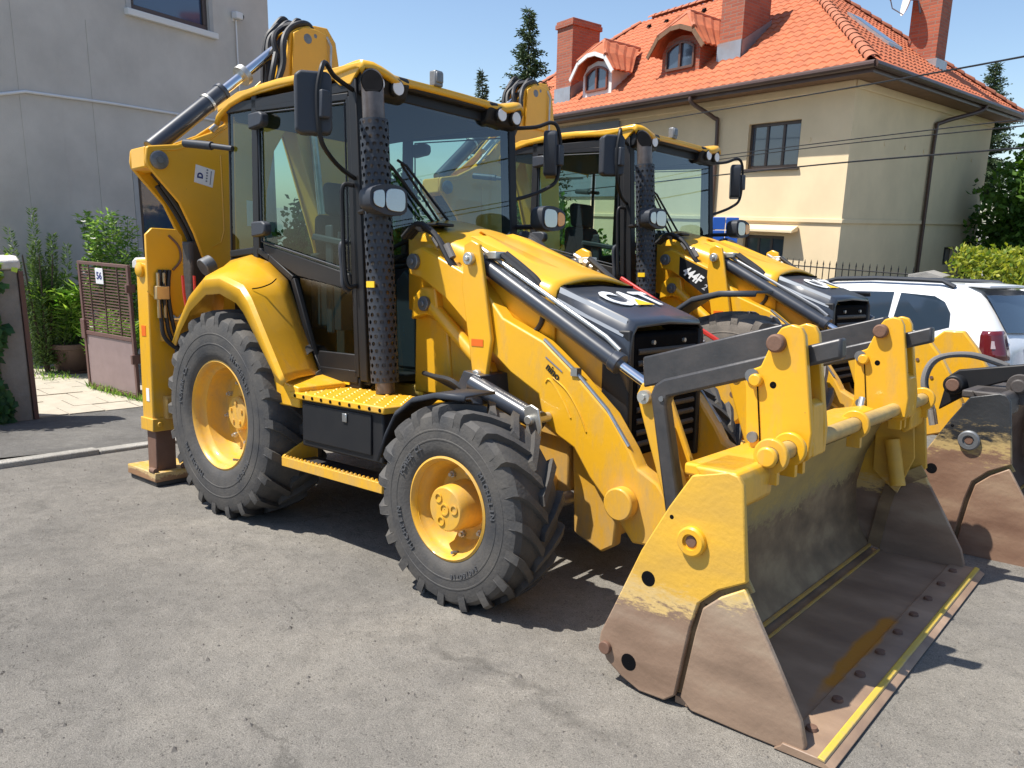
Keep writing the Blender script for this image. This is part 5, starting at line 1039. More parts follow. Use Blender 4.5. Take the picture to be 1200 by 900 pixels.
def broad_tree(label, base, blobs, n, seed, ls=.16, m='leaf', trunk_h=2.5):
    r = random.Random(seed); root = empty('leafy_tree', label, 'tree', 'leafy trees beside the house', Matrix.Translation(base))
    g = G(); g.tube([(0, 0, 0), (.05, .03, trunk_h * .5), (0, .06, trunk_h)], .22, n=10, taper=[1, .75, .5])
    for c, R in blobs: g.tube(smooth_path([(0, .05, trunk_h * .8), tuple(Vector(c) * .5 + Vector((0, 0, trunk_h * .45))), c], 4), .08, n=6, taper=[1 - .8 * k / 8 for k in range(9)])
    ob('trunk', g, 'bark', root)
    g = G(); tot = sum(R * R for c, R in blobs)
    for c, R in blobs:
        for i in range(int(n * R * R / tot / 9)):
            d = Vector((r.gauss(0, 1), r.gauss(0, 1), r.gauss(0, 1))).normalized(); p = Vector(c) + d * R * (r.random() ** .33) * r.uniform(.75, 1.08)
            for q in range(9): leaf(g, p + Vector((r.gauss(0, .14), r.gauss(0, .14), r.gauss(0, .10))), ls * r.uniform(.6, 1.2), ls * .6, r=r)
    ob('crown', g, m, root, smooth=0, recalc=False); return root
# ================================================================ cream house with the tiled hip roof
HC = Vector((-.887, 12.986, -1.6)); UU = Vector((math.cos(math.radians(161)), math.sin(math.radians(161)), 0)); VV = Vector((math.cos(math.radians(85)), math.sin(math.radians(85)), 0))
def Hm(g):
    q = G(); q.f = g.f; q.v = [tuple(UU * u + VV * v + Vector((0, 0, z - HC.z))) for u, v, z in g.v]; return q
house = empty('cream_house', 'cream two-storey house with orange tiled hip roof and dormers', 'house', None, Matrix.Translation(HC))
def HP(name, g, m, bevel=0.0, parent=None, **k): return ob(name, Hm(g), m, parent or house, bevel, **k)
M['cream'] = mat('cream_render', (0.76, 0.60, 0.38), .85, var=.16, vscale=1.0, bump=.05, bscale=80, tint=(.4, .33, .2))
M['greyrender'] = mat('blue_grey_render', (0.22, 0.25, 0.29), .85, var=.15, vscale=1.5)
M['tile'] = mat('terracotta_tile', (0.47, 0.128, 0.05), .8, var=.45, vscale=3.2, bump=.12, bscale=25, tint=(.22, .09, .05))
M['tile2'] = mat('terracotta_ridge', (0.44, 0.15, 0.08), .78, var=.35, vscale=5, tint=(.25, .1, .05))
M['brown'] = mat('brown_gutter', (0.085, 0.05, 0.04), .4, var=.15)
M['soffit'] = mat('brown_timber_soffit', (0.20, 0.11, 0.06), .7, var=.2, vscale=6)
M['winframe'] = mat('dark_window_frame', (0.06, 0.045, 0.04), .4)
M['winglass'] = mat('window_glass', (0.05, 0.07, 0.10), .05, coat=.4, spec=.8)
M['trimwhite'] = mat('white_trim', (0.72, 0.72, 0.70), .6)
M['zincsheet'] = mat('zinc_flashing', (0.42, 0.43, 0.45), .4, .6, var=.15)
def brick_mat():
    m = bpy.data.materials.new('red_brick'); m.use_nodes = True; nt = m.node_tree; b = nt.nodes['Principled BSDF']; L = nt.links.new
    tc = nt.nodes.new('ShaderNodeTexCoord'); sp = nt.nodes.new('ShaderNodeSeparateXYZ'); L(tc.outputs['Object'], sp.inputs[0])
    ad = nt.nodes.new('ShaderNodeMath'); ad.operation = 'ADD'; L(sp.outputs[0], ad.inputs[0]); L(sp.outputs[1], ad.inputs[1])
    cb = nt.nodes.new('ShaderNodeCombineXYZ'); L(ad.outputs[0], cb.inputs[0]); L(sp.outputs[2], cb.inputs[1])
    br = nt.nodes.new('ShaderNodeTexBrick'); br.inputs['Scale'].default_value = 1; br.inputs['Brick Width'].default_value = .25; br.inputs['Row Height'].default_value = .075; br.inputs['Mortar Size'].default_value = .008
    br.inputs['Color1'].default_value = (.40, .11, .055, 1); br.inputs['Color2'].default_value = (.30, .08, .045, 1); br.inputs['Mortar'].default_value = (.26, .16, .12, 1); L(cb.outputs[0], br.inputs['Vector'])
    L(br.outputs['Color'], b.inputs['Base Color']); b.inputs['Roughness'].default_value = .85
    bp = nt.nodes.new('ShaderNodeBump'); bp.inputs['Strength'].default_value = .5; bp.inputs['Distance'].default_value = .01; bp.invert = True; L(br.outputs['Fac'], bp.inputs['Height']); L(bp.outputs[0], b.inputs['Normal'])
    return m
M['brick'] = brick_mat()
def wall_holes(u0, u1, z0, z1, holes, v0, v1, ax=0):
    us = sorted({u0, u1, *[h[0] for h in holes], *[h[1] for h in holes]}); zs = sorted({z0, z1, *[h[2] for h in holes], *[h[3] for h in holes]}); g = G()
    for a, b in zip(us, us[1:]):
        for c, d in zip(zs, zs[1:]):
            if any(h[0] <= (a + b) / 2 <= h[1] and h[2] <= (c + d) / 2 <= h[3] for h in holes): continue
            if ax == 0: g.box(a, b, v0, v1, c, d)
            else: g.box(v0, v1, a, b, c, d)
    return g
EZ = 4.93; SLP = .72; VD = 8.8; UD = 15.3; OV = .6
front_holes = [(1.25, 2.72, 3.18, 4.16), (1.42, 2.62, .75, 1.72), (9.2, 10.6, 3.18, 4.16)]
HP('front_wall', wall_holes(0, UD, -1.6, EZ - .1, front_holes, 0, .3), 'cream', smooth=0)
HP('side_wall', wall_holes(.302, VD, -1.6, EZ - .1, [(6.3, 7.15, 1.0, 1.46)], 0, .3, ax=1), 'cream', smooth=0)
g = G(); g.box(UD - .3, UD, .302, VD, -1.6, EZ - .1); HP('gable_wall', g, 'cream', smooth=0)
g = G(); g.box(.302, UD - .302, VD - .3, VD, -1.6, EZ - .1); HP('back_wall', g, 'cream', smooth=0)
def house_window(u0, u1, z0, z1, n=3, v=.10):
    g = G(); t = .07
    g.box(u0, u1, v, v + .06, z0, z0 + t); g.box(u0, u1, v, v + .06, z1 - t, z1)
    for k in range(n + 1): c = u0 + t / 2 + (u1 - u0 - t) * k / n; g.box(c - t / 2, c + t / 2, v + .002, v + .058, z0 + t, z1 - t)
    w = HP('window', g, 'winframe', .006)
    for k in range(n): a = u0 + t / 2 + (u1 - u0 - t) * k / n; b = u0 + t / 2 + (u1 - u0 - t) * (k + 1) / n; q = G(); q.box(a + t / 2, b - t / 2, v + .025, v + .035, z0 + t, z1 - t); ob('window_pane', Hm(q), 'winglass', w, smooth=0)
    q = G(); q.box(u0 - .06, u1 + .06, -.07, .10, z0 - .05, z0 - .002); ob('window_sill', Hm(q), 'trimwhite' if z0 < 1 else 'winframe', w, .008)
house_window(1.25, 2.72, 3.18, 4.16); house_window(1.42, 2.62, .75, 1.72); house_window(9.2, 10.6, 3.18, 4.16)
g = G(); g.box(.13, .16, 6.3, 7.15, 1.0, 1.46); w = HP('window', g, 'winframe', .0); g = G(); g.box(.12, .129, 6.38, 6.68, 1.06, 1.40); ob('window_pane', Hm(g), 'winglass', w, smooth=0); g = G(); g.box(.12, .129, 6.76, 7.07, 1.06, 1.40); ob('window_pane', Hm(g), 'winglass', w, smooth=0)
g = G(); g.prism([(-.02, 1.96), (-.30, 1.86), (-.30, 1.80), (-.02, 1.84)], 1.05, 2.95, ax='x'); HP('window_canopy', g, 'cream', .01)
g = G(); g.box(-.04, UD, -.04, -.002, 2.03, 2.12); HP('string_course', g, 'cream', .01)
g = G(); g.box(-.04, -.002, .0, VD, 2.03, 2.12); HP('string_course', g, 'cream', .01)
g = G(); g.box(7.5, 12.5, -.05, -.003, 2.6, EZ - .22); HP('grey_facade_panel', g, 'greyrender', smooth=0)
g = G(); g.box(7.45, 12.5, -.09, -.055, 4.30, 4.38); HP('facade_ledge', g, 'trimwhite', .01)
# soffit, fascia and gutters
g = G(); g.box(-OV, UD + OV, -OV, .0, EZ - .14, EZ - .09); g.box(-OV, 0, 0, VD + OV, EZ - .14, EZ - .09); HP('soffit', g, 'soffit', smooth=0)
g = G(); g.box(.0, UD, -.05, -.002, EZ - .30, EZ - .14); g.box(-.05, -.002, 0, VD, EZ - .30, EZ - .14); HP('cornice', g, 'cream', .02)
g = G(); g.box(-OV - .02, UD + OV, -OV - .03, -OV, EZ - .17, EZ + .02); g.box(-OV - .03, -OV, -OV, VD + OV, EZ - .17, EZ + .02); HP('fascia', g, 'brown', .006)
for pts in ([(-OV - .10, -OV - .10, EZ - .035), (UD + OV, -OV - .10, EZ - .035)], [(-OV - .10, -OV - .10, EZ - .035), (-OV - .10, VD + OV, EZ - .035)]):
    g = G(); g.tube(pts, .07, n=10); HP('gutter', g, 'brown')
g = G(); g.tube(smooth_path([(4.15, -OV - .1, EZ - .1), (4.1, -OV - .05, EZ - .25), (3.75, -.15, EZ - .55), (3.68, -.07, EZ - .75), (3.66, -.07, 2.5), (3.66, -.07, -1.2)], 5), .05, n=10); HP('downpipe', g, 'brown')
g = G(); g.tube(smooth_path([(-OV - .1, 5.9, EZ - .1), (-OV, 5.7, EZ - .25), (-.12, 4.6, EZ - .55), (-.07, 4.42, EZ - .8), (-.07, 4.4, 2.5), (-.07, 4.4, -1.2)], 5), .05, n=10); HP('downpipe', g, 'brown')
for k in range(8):
    g = G(); g.lathe([(.05, 0), (.045, .015), (.001, .015)], o=((1.0 + 0 * k, -.003, 3.72) if k == 7 else (-.003, .55 + k * 1.15, 3.70)), ax=(0, -1, 0) if k == 7 else (-1, 0, 0), n=10); HP('wall_anchor', g, 'cream')
# tiled slopes: every tile course is real relief
def tiles(umax, run, fn, name, tw=.23, tc=.27):
    """fn(a, b, h) -> (u, v, z): a along the eave, b horizontal distance up the slope, h normal lift"""
    g = G(); slope_len = run * math.sqrt(1 + SLP * SLP); nc = int(slope_len / tc); kx = math.cos(math.atan(SLP)); sub = 4
    for j in range(nc + 1):
        b0 = j * tc * kx; b1 = min(run, (j + 1) * tc * kx + .03); bm = (b0 + b1) / 2
        if b0 >= run: break
        a0 = bm; a1 = umax - bm; na = int((a1 - a0) / tw * sub)
        if na < 1: continue
        start = math.floor(a0 / tw * sub) ; r0 = []; r1 = []; r2 = []
        for i in range(na + 2):
            a = (start + i) * tw / sub; ph = (start + i) % sub
            wv = (.0, .026, .038, .022)[ph]; jit = .006 * math.sin(a * 13.7 + j * 5.1)
            aa_ = max(a0 - .05, min(a1 + .05, a))
            r0.append(fn(aa_, b0, .005)); r1.append(fn(aa_, b0 + .002, .045 + wv + jit)); r2.append(fn(aa_, b1, .012 + wv + jit))
        g.grid([r0, r1, r2])
    o = HP(name, g, 'tile', smooth=50); o['kind'] = 'stuff'; return o
UW = UD + 2 * OV; VW = VD + 2 * OV; RUN = VW / 2
tiles(UW, RUN, lambda a, b, h: (a - OV, -OV + b, EZ + b * SLP + h), 'roof_tiles')
tiles(VW, RUN, lambda a, b, h: (-OV + b, a - OV, EZ + b * SLP + h), 'roof_tiles')
g = G(); RZ = EZ + RUN * SLP
g.add([(-OV, -OV, EZ), (UD + OV, -OV, EZ), (UD + OV, VD + OV, EZ), (-OV, VD + OV, EZ), (-OV + RUN, VD / 2, RZ), (UD + OV - RUN, VD / 2, RZ)], [(0, 1, 5, 4), (1, 2, 5), (2, 3, 4, 5), (3, 0, 4)])
g.v = [(u, v, z - .01) for u, v, z in g.v]; roof_h = HP('roof_deck', g, 'tile', smooth=0)
def ridge_line(p, q, m='tile2'):
    p = Vector(p); q = Vector(q); P3 = lambda w: UU * w[0] + VV * w[1] + Vector((0, 0, w[2] - HC.z)); A = P3(p); B = P3(q); n = int((B - A).length / .33); d = (B - A).normalized()
    me = None
    for k in range(n):
        if me is None:
            gg = G(); s_ = d.cross(Vector((0, 0, 1))).normalized(); u_ = s_.cross(d)
            rr_ = [[d * t + (s_ * math.cos(a) + u_ * math.sin(a) * .8) * r_ for a in [math.pi * (i / 8) for i in range(9)]] for t, r_ in ((0, .125), (.02, .135), (.36, .10))]
            gg.grid(rr_); me = make_mesh('ridge_tile', gg, M[m], 50)
        link_mesh('ridge_tile', me, roof_h, Matrix.Translation(A + d * (k * .33) + Vector((0, 0, .02))))
ridge_line((-OV, -OV, EZ + .03), (-OV + RUN, VD / 2, RZ + .03)); ridge_line((-OV, VD + OV, EZ + .03), (-OV + RUN, VD / 2, RZ + .03)); ridge_line((-OV + RUN, VD / 2, RZ + .05), (UD + OV - RUN, VD / 2, RZ + .05)); ridge_line((UD + OV, -OV, EZ + .03), (UD + OV - RUN, VD / 2, RZ + .03))
def roof_at(v): return EZ + (v + OV) * SLP
# dormers
def dormer(u0, u1, v0, trim, open_m):
    z0 = roof_at(v0) + .04; um = (u0 + u1) / 2; zt = z0 + .95
    g = G(); arch = [(u0, z0), (u0, z0 + .60), (u0 + .22, z0 + .84), (um, z0 + .93), (u1 - .22, z0 + .84), (u1, z0 + .60), (u1, z0)]
    face = [(u, v0, z) for u, z in arch]; back = [(u, v0 + 1.5, z) for u, z in arch]
    n = len(arch); g.add(face + back, [tuple(range(n))] + [(i, i + 1, i + 1 + n, i + n) for i in range(n - 1)]); d = HP('dormer', g, 'brick' if not trim else 'trimwhite', smooth=0)
    # window with arched head
    g = G(); wu0, wu1 = u0 + .20, u1 - .20; wz0 = z0 + .14; hd = lambda u: wz0 + .46 + .16 * (1 - ((u - um) / ((wu1 - wu0) / 2)) ** 2)
    pts = [(wu0 + (wu1 - wu0) * k / 10, hd(wu0 + (wu1 - wu0) * k / 10)) for k in range(11)]
    for a, b in zip(pts, pts[1:]): g.bar((a[0], v0 - .03, a[1]), (b[0], v0 - .03, b[1]), .06, .07, up=(0, 1, 0))
    g.box(wu0 - .03, wu0 + .03, v0 - .06, v0, wz0, wz0 + .47); g.box(wu1 - .03, wu1 + .03, v0 - .06, v0, wz0, wz0 + .47); g.box(wu0, wu1, v0 - .06, v0, wz0 - .03, wz0 + .03); g.box(um - .04, um + .04, v0 - .062, v0, wz0, wz0 + .60)
    ob('dormer_frame', Hm(g), open_m, d, .004)
    for a, b in ((wu0, um), (um, wu1)):
        q = G(); ps = [(a, wz0)] + [(a + (b - a) * k / 5, hd(a + (b - a) * k / 5)) for k in range(6)] + [(b, wz0)]; q.add([(u, v0 - .012, z) for u, z in ps], [tuple(range(len(ps)))]); ob('dormer_pane', Hm(q), 'winglass', d, smooth=0)
    # barge boards and little hipped roof
    ev = z0 + .50; ou = .34; ov = .30
    lo = [(u0 - ou, ev), (u0 + .04, ev + .42), (um - .18, ev + .58), (um + .18, ev + .58), (u1 - .04, ev + .42), (u1 + ou, ev)]
    g = G()
    for a, b in zip(lo, lo[1:]): g.bar((a[0], v0 - ov, a[1] - .02), (b[0], v0 - ov, b[1] - .02), .11, .05, up=(0, 1, 0))
    ob('barge_board', Hm(g), 'trimwhite' if trim else 'soffit', d, .0)
    g = G(); apex = (um, v0 + .25, ev + .98); back_z = ev + .98
    for sd in (-1, 1):
        e_u = u0 - ou if sd < 0 else u1 + ou; rows = []
        nr = 5
        for j in range(nr + 1):
            t = j / nr; row = []
            for i in range(13):
                s_ = i / 12; vend = v0 - ov + (apex[1] - v0 + ov) * max(0, (t - .45) / .55); vback = v0 + .55 + 1.35 * t
                u_ = e_u + (um - e_u) * t; z_ = ev + (apex[2] - ev) * (1 - (1 - t) ** 1.35); v_ = vend + (vback - vend) * s_
                row.append((u_, v_, z_ + .03 + (.025 if j % 2 == 0 else 0) + .018 * math.sin(i * 2.1)))
            rows.append(row)
        g.grid(rows)
    hip = [(u0 + .04, v0 - ov, ev + .44), (um - .18, v0 - ov, ev + .60), (um + .18, v0 - ov, ev + .60), (u1 - .04, v0 - ov, ev + .44)]
    g.add(hip + [apex], [(0, 1, 4), (1, 2, 4), (2, 3, 4)]); ob('dormer_roof', Hm(g), 'tile', d, solid=.04, smooth=0)
    for p, q in ((((um), v0 + .25, ev + 1.02), (um, v0 + 1.9, ev + 1.02)), ((u0 + .02, v0 - ov, ev + .46), (um, v0 + .25, ev + 1.0)), ((u1 - .02, v0 - ov, ev + .46), (um, v0 + .25, ev + 1.0))):
        q2 = G(); q2.tube([p, q], .07, n=8); ob('dormer_ridge', Hm(q2), 'tile2', d)
dormer(8.05, 9.45, .05, True, mat('brown_red_frame', (.20, .06, .03), .5)); dormer(4.75, 6.15, .30, False, mat('brown_frame', (.12, .06, .04), .5))
# chimneys
def chimney(u0, u1, v0, v1, top, flash=True, base=None):
    g = G(); zb = (base if base is not None else roof_at(v0)) - .3; g.box(u0, u1, v0, v1, zb, top); c = HP('chimney', g, 'brick', .01)
    g = G(); g.box(u0 - .06, u1 + .06, v0 - .06, v1 + .06, top - .16, top - .03); g.box(u0 - .03, u1 + .03, v0 - .03, v1 + .03, top - .031, top + .05); ob('chimney_cap', Hm(g), 'brick', c, .01)
    if flash:
        g = G(); g.prism([(v0 - .05, roof_at(v0) - .05), (v0 - .05, roof_at(v0) + .42), (v0 + .02, roof_at(v0) + .42), (v1 + .05, roof_at(v1) + .18), (v1 + .05, roof_at(v1) - .1)], u0 - .02, u0 - .005, ax='x'); g.box(u0 - .02, u1 + .02, v0 - .05, v0 - .003, roof_at(v0) - .1, roof_at(v0) + .42); ob('chimney_flashing', Hm(g), 'zincsheet', c)
chimney(10.15, 11.0, .10, 1.35, 7.75); chimney(3.55, 4.3, .55, 1.75, 7.95)
g = G(); c3 = (1.55, 6.1); g.box(.55, 1.35, 5.35, 6.0, 5.3, 8.05); c = HP('chimney', g, 'brick', .01); g = G(); g.box(.48, 1.42, 5.28, 6.07, 7.90, 8.06); g.box(.52, 1.38, 5.32, 6.03, 8.061, 8.13); ob('chimney_cap', Hm(g), 'brick', c, .01); g = G(); g.box(.50, 1.40, 5.30, 6.05, 5.6, 6.0); ob('chimney_flashing', Hm(g), 'zincsheet', c)
# skylight, snow guards, satellite dish
g = G(); g.add([(u, v, EZ + (u + OV) * SLP + h) for h in (.05, .13) for u, v in ((.75, 2.9), (1.95, 2.9), (1.95, 3.7), (.75, 3.7))], [(0, 1, 2, 3), (4, 5, 6, 7), (0, 1, 5, 4), (1, 2, 6, 5), (2, 3, 7, 6), (3, 0, 4, 7)]); sk = HP('skylight', g, 'zincsheet'); g = G(); g.add([(u, v, EZ + (u + OV) * SLP + .135) for u, v in ((.85, 2.98), (1.85, 2.98), (1.85, 3.62), (.85, 3.62))], [(0, 1, 2, 3)]); ob('skylight_pane', Hm(g), 'winglass', sk, smooth=0)
for k in range(9): g = G(); u = 3.2 + k * .85; v = 3.72; z = roof_at(v) + .06; g.prism([(v - .10, z - .03), (v + .05, z + .02), (v + .04, z + .09), (v - .02, z + .08)], u, u + .12, ax='x'); HP('vent_tile', g, 'dark')
dishc = HC + UU * 1.35 + VV * 5.15 + Vector((0, 0, 7.45 - HC.z))
dr = empty('satellite_dish', 'white satellite dish fixed to the farthest brick chimney', 'satellite dish', None, Matrix.Translation(dishc) @ Vector((-.85, -.5, .15)).to_track_quat('Z', 'Y').to_matrix().to_4x4())
g = G(); g.lathe([(.002, 0), (.15, .01), (.28, .04), (.38, .08), (.385, .075), (.28, .028), (.002, -.012)], ax=(0, 0, 1), n=28); ob('dish', g, 'trimwhite', dr, smooth=60)
g = G(); g.tube([(0, -.36, .06), (0, -.25, .35), (0, -.05, .45)], .015, n=6); g.cyl((0, -.05, .42), (0, -.02, .50), .04, n=10); ob('feed_arm', g, 'pin', dr)
g = G(); g.tube([(0, 0, -.01), (0, 0, -.2), (.1, -.3, -.3)], .022, n=6); ob('dish_mount', g, 'pin', dr)
# ================================================================ grey house on the left
M['grey'] = mat('grey_cement_render', (0.54, 0.51, 0.465), .9, var=.26, vscale=.8, bump=.12, bscale=60, tint=(.17, .16, .15), detail=9)
M['whitepvc'] = mat('white_plastic', (0.72, 0.72, 0.72), .5)
WO = Vector((-8.993, 1.956, -1.0)); WD = Vector((math.cos(math.radians(108)), math.sin(math.radians(108)), 0)); WN = Vector((WD.y, -WD.x, 0))
def Wm(g): # (t along wall, n out of the wall, z)
    q = G(); q.f = g.f; q.v = [tuple(WD * t + WN * n + Vector((0, 0, z - WO.z))) for t, n, z in g.v]; return q
gh = empty('grey_house', 'tall grey cement-rendered house with a white cable conduit', 'house', None, Matrix.Translation(WO))
def WP(name, g, m, bevel=0.0, parent=None, **k): return ob(name, Wm(g), m, parent or gh, bevel, **k)
WP('front_wall', wall_holes(-2.0, 4.2, -1.0, 9.0, [(.80, 2.55, 5.25, 6.75), (.66, 1.9, .75, 2.62)], -.35, 0), 'grey', smooth=0)
g = G(); g.box(3.85, 4.2, -9, -.352, -1.0, 9.0); WP('side_wall', g, 'grey', smooth=0)
g = G(); g.box(-2.0, -1.65, -9, -.352, -1.0, 9.0); WP('end_wall', g, 'grey', smooth=0)
g = G(); g.box(-1.32, -.66, .002, .008, -1.0, 9.0); WP('render_panel', g, 'grey', .004)
WP('render_panel', wall_holes(-.10, 4.196, -1.0, 4.9, [(.55, 2.01, .62, 2.73)], .002, .009), 'grey')
def grey_window(t0, t1, z0, z1):
    g = G(); f = .10
    g.box(t0, t1, -.12, -.04, z0, z0 + f); g.box(t0, t1, -.12, -.04, z1 - f, z1); g.box(t0, t0 + f, -.121, -.039, z0 + f, z1 - f); g.box(t1 - f, t1, -.121, -.039, z0 + f, z1 - f); w = WP('window', g, 'winframe', .008)
    g = G(); g.box(t0 + f, t1 - f, -.09, -.08, z0 + f, z1 - f); ob('window_pane', Wm(g), M['bluepane'], w, smooth=0)
    g = G(); g.box(t0 - .14, t1 + .14, -.03, .09, z0 - .11, z0 - .003); ob('window_sill', Wm(g), 'trimwhite', w, .012)
    g = G(); g.box(t0 - .10, t0 - .004, .002, .012, z0, z1 + .1); g.box(t1 + .004, t1 + .10, .002, .012, z0, z1 + .1); ob('window_surround', Wm(g), M['surround'], w, split=True)
M['bluepane'] = mat('blue_reflecting_pane', (0.035, 0.06, 0.12), .05, coat=.5, spec=.8)
M['surround'] = mat('pale_surround', (0.42, 0.42, 0.41), .8, var=.15)
grey_window(.80, 2.55, 5.25, 6.75); grey_window(.66, 1.9, .75, 2.62)
g = G(); g.tube([(-1.95, .03, 3.52), (-1.25, .04, 3.68), (.2, .045, 3.70), (1.0, .045, 3.695), (2.2, .045, 3.69), (4.1, .045, 3.66)], .022, n=8); WP('cable_conduit', g, 'whitepvc')
cr_ = empty('security_camera', 'small white security camera high on the grey wall', 'camera', None, Matrix.Translation(WO + WD * 3.25 + WN * .08 + Vector((0, 0, 5.67 - WO.z))) @ Matrix(((WD.x, WN.x, 0, 0), (WD.y, WN.y, 0, 0), (0, 0, 1, 0), (0, 0, 0, 1))))
g = G(); g.box(-.12, .06, -.07, .07, -.065, .065); ob('camera_body', g, 'whitepvc', cr_, .02)
g = G(); g.cyl((.06, 0, 0), (.10, 0, -.005), .055, n=20); ob('camera_lens', g, 'black', cr_, .006)
g = G(); g.box(-.10, -.04, -.08, -.06, -.1, .05); ob('camera_bracket', g, 'whitepvc', cr_, .005)
g = G(); g.tube([(3.22, .04, 5.60), (3.22, .04, 1.0)], .014, n=6); WP('camera_cable', g, 'whitepvc')
g = G(); g.box(4.2, 5.2, -3.5, .9, 6.75, 6.82); g.box(-9, 4.199, .002, .9, 6.90, 6.96) if False else None; WP('eave_soffit', g, mat('orange_timber', (.42, .20, .08), .7, var=.2), .01)
g = G(); g.tube([(4.2, .95, 6.80), (5.25, .95, 6.80), (5.25, -3.5, 6.80)], .07, n=8); WP('eave_gutter', g, 'brown')
# ================================================================ yard, gate and posts
def yz(y): return SW(-4.8, y).z + .035
g = G(); g.grid([[(x, y, yz(y) - .03) for x in (-16, -8, -4.86)] for y in (-9, -3, 0, 3, 9)]); tag(ob('yard', g, M['pavement'], smooth=60), kind='structure')
M['slab'] = mat('pale_paving_slab', (0.44, 0.39, 0.31), .9, var=.28, vscale=5, bump=.25, bscale=60, tint=(.28, .26, .2), detail=9)
yp = [o for o in COL.objects if o.name == 'yard'][0]
slab_meshes = []
for k in range(4):
    g = G(); g.box(-.196 - rnd.uniform(0, .003), .196, -.196, .196 + rnd.uniform(0, .003), -.03, .0); me = make_mesh('paving_slab', g, M['slab'], 30); slab_meshes.append(me)
for i in range(11):
    for j in range(9):
        x = -5.06 - i * .405; y = -1.35 + j * .405 + (.2 if i % 2 else 0)
        o = link_mesh('paving_slab', rnd.choice(slab_meshes), yp, Matrix.Translation((x, y, yz(y) + rnd.uniform(-.004, .006))) @ Matrix.Rotation(-.064, 4, 'X') @ Matrix.Rotation(rnd.uniform(-.012, .012), 4, 'Z'))
M['concrete'] = mat('weathered_concrete', (0.27, 0.255, 0.235), .9, var=.35, vscale=4, bump=.3, bscale=40, tint=(.10, .10, .09), detail=9)
M['browniron'] = mat('red_brown_iron', (0.13, 0.062, 0.05), .55, var=.25, vscale=12, tint=(.2, .15, .13))
M['gatesheet'] = mat('mauve_brown_sheet', (0.29, 0.21, 0.20), .5, var=.12, vscale=5)
def gate_post(label, x0, x1, y0, y1, zb, zt, iron=True):
    r = empty('gate_post', label, 'gate post', 'concrete gate posts', Matrix.Translation(((x0 + x1) / 2, (y0 + y1) / 2, zb)))
    cx, cy = (x0 + x1) / 2, (y0 + y1) / 2; hx, hy = (x1 - x0) / 2, (y1 - y0) / 2; h = zt - zb
    g = G(); g.box(-hx, hx, -hy, hy, -.1, h - .14); ob('post_shaft', g, 'concrete', r, .02)
    g = G(); g.prism([(-hx - .03, h - .139), (hx + .03, h - .139), (hx + .03, h - .05), (hx - .06, h), (-hx + .06, h), (-hx - .03, h - .05)], -hy - .03, hy + .03); ob('post_cap', g, mat('whitewashed_cap', (.66, .63, .58), .85, var=.3, vscale=9, tint=(.3, .28, .25), bump=.3), r, .02)
    if iron: g = G(); g.box(-hx, hx + .012, hy + .002, hy + .05, -.1, h - .16); ob('iron_jamb', g, 'browniron', r, .005)
    return r
gate_post('weathered concrete gate post with a white cap beside the ivy', -5.10, -4.80, -1.00, -.72, -.28, 1.55)
gate_post('white-capped gate post half hidden behind the stabiliser leg', -5.25, -4.98, .72, 1.02, -.36, 1.47, False)
gr = empty('iron_gate', 'open brown iron gate leaf with horizontal bars and a number sign', 'gate', None, Matrix.Translation((-5.2, .62, -.36)) @ Matrix.Rotation(math.atan2(-.17, -1.09), 4, 'Z'))
GL = 1.12; GT = 1.74; GM = .80
g = G(); g.box(0, .045, -.02, .02, 0.06, GT); g.box(GL - .045, GL, -.02, .02, .06, GT); g.box(.046, GL - .046, -.02, .02, GT - .04, GT); g.box(.046, GL - .046, -.02, .02, GM - .02, GM + .03); g.box(.046, GL - .046, -.02, .02, .06, .10); ob('gate_frame', g, 'browniron', gr, .004)
g = G(); g.box(.05, GL - .05, -.008, .008, .105, GM - .025); ob('gate_panel', g, 'gatesheet', gr, .002)
g = G(); g.box(-.01, .03, -.06, .06, .5, .62); g.box(-.01, .03, -.06, .06, 1.4, 1.5); ob('gate_hinge', g, 'browniron', gr, .004, split=True)
me = None
for k in range(22):
    if me is None: gg = G(); gg.box(.05, GL - .05, -.008, .008, -.008, .008); me = make_mesh('gate_bar', gg, M['browniron'], 30)
    link_mesh('gate_bar', me, gr, Matrix.Translation((0, 0, GM + .06 + k * .038)))
g = G()
for k in range(3): g.cyl((.25 + k * .31, .012, GM), (.25 + k * .31, .012, GT), .008, n=6)
ob('gate_upright', g, 'browniron', gr, split=True)
g = G(); g.box(GL - .06, GL + .03, -.035, .035, .72, .98); ob('gate_lock', g, 'browniron', gr, .006)
g = G(); sx0 = .62; g.box(sx0 - .085, sx0 + .085, .021, .027, GT - .27, GT - .07); sg = ob('number_sign', g, 'white', gr, .003)
text_obj('sign_number', '56', .125, (sx0, .0285, GT - .17), (-1, 0, 0), (0, 0, 1), 'blue_ink', gr, bold=.004, ext=.0008, sx=.95)
# garden wall with ivy left of the post
g = G(); g.box(-5.05, -4.85, -9, -1.01, -.6, 1.35); gw = tag(ob('garden_wall', g, 'concrete', bevel=.02), 'low grey garden wall covered in ivy beside the gate post', 'wall')
g = G(); r = random.Random(3)
for i in range(2600):
    y = -.90 - abs(r.gauss(0, .45)); z = r.uniform(-.22, 1.42); x = -4.78 + abs(r.gauss(0, .09)) * (.5 + .5 * math.sin(z * 5 + y * 3) ** 2)
    if z > 1.3: x -= r.uniform(0, .25)
    if y > -.94 - .12 * math.sin(z * 4) ** 2 and z < 1.25: continue
    leaf(g, (x, y, z), r.uniform(.06, .13), .08, Vector((r.gauss(.4, .4), r.gauss(0, .5), r.gauss(-.7, .4))), Vector((1, r.gauss(0, .4), r.gauss(0.3, .4))), r=r)
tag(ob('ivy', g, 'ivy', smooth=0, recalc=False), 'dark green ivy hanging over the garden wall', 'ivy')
g = G()
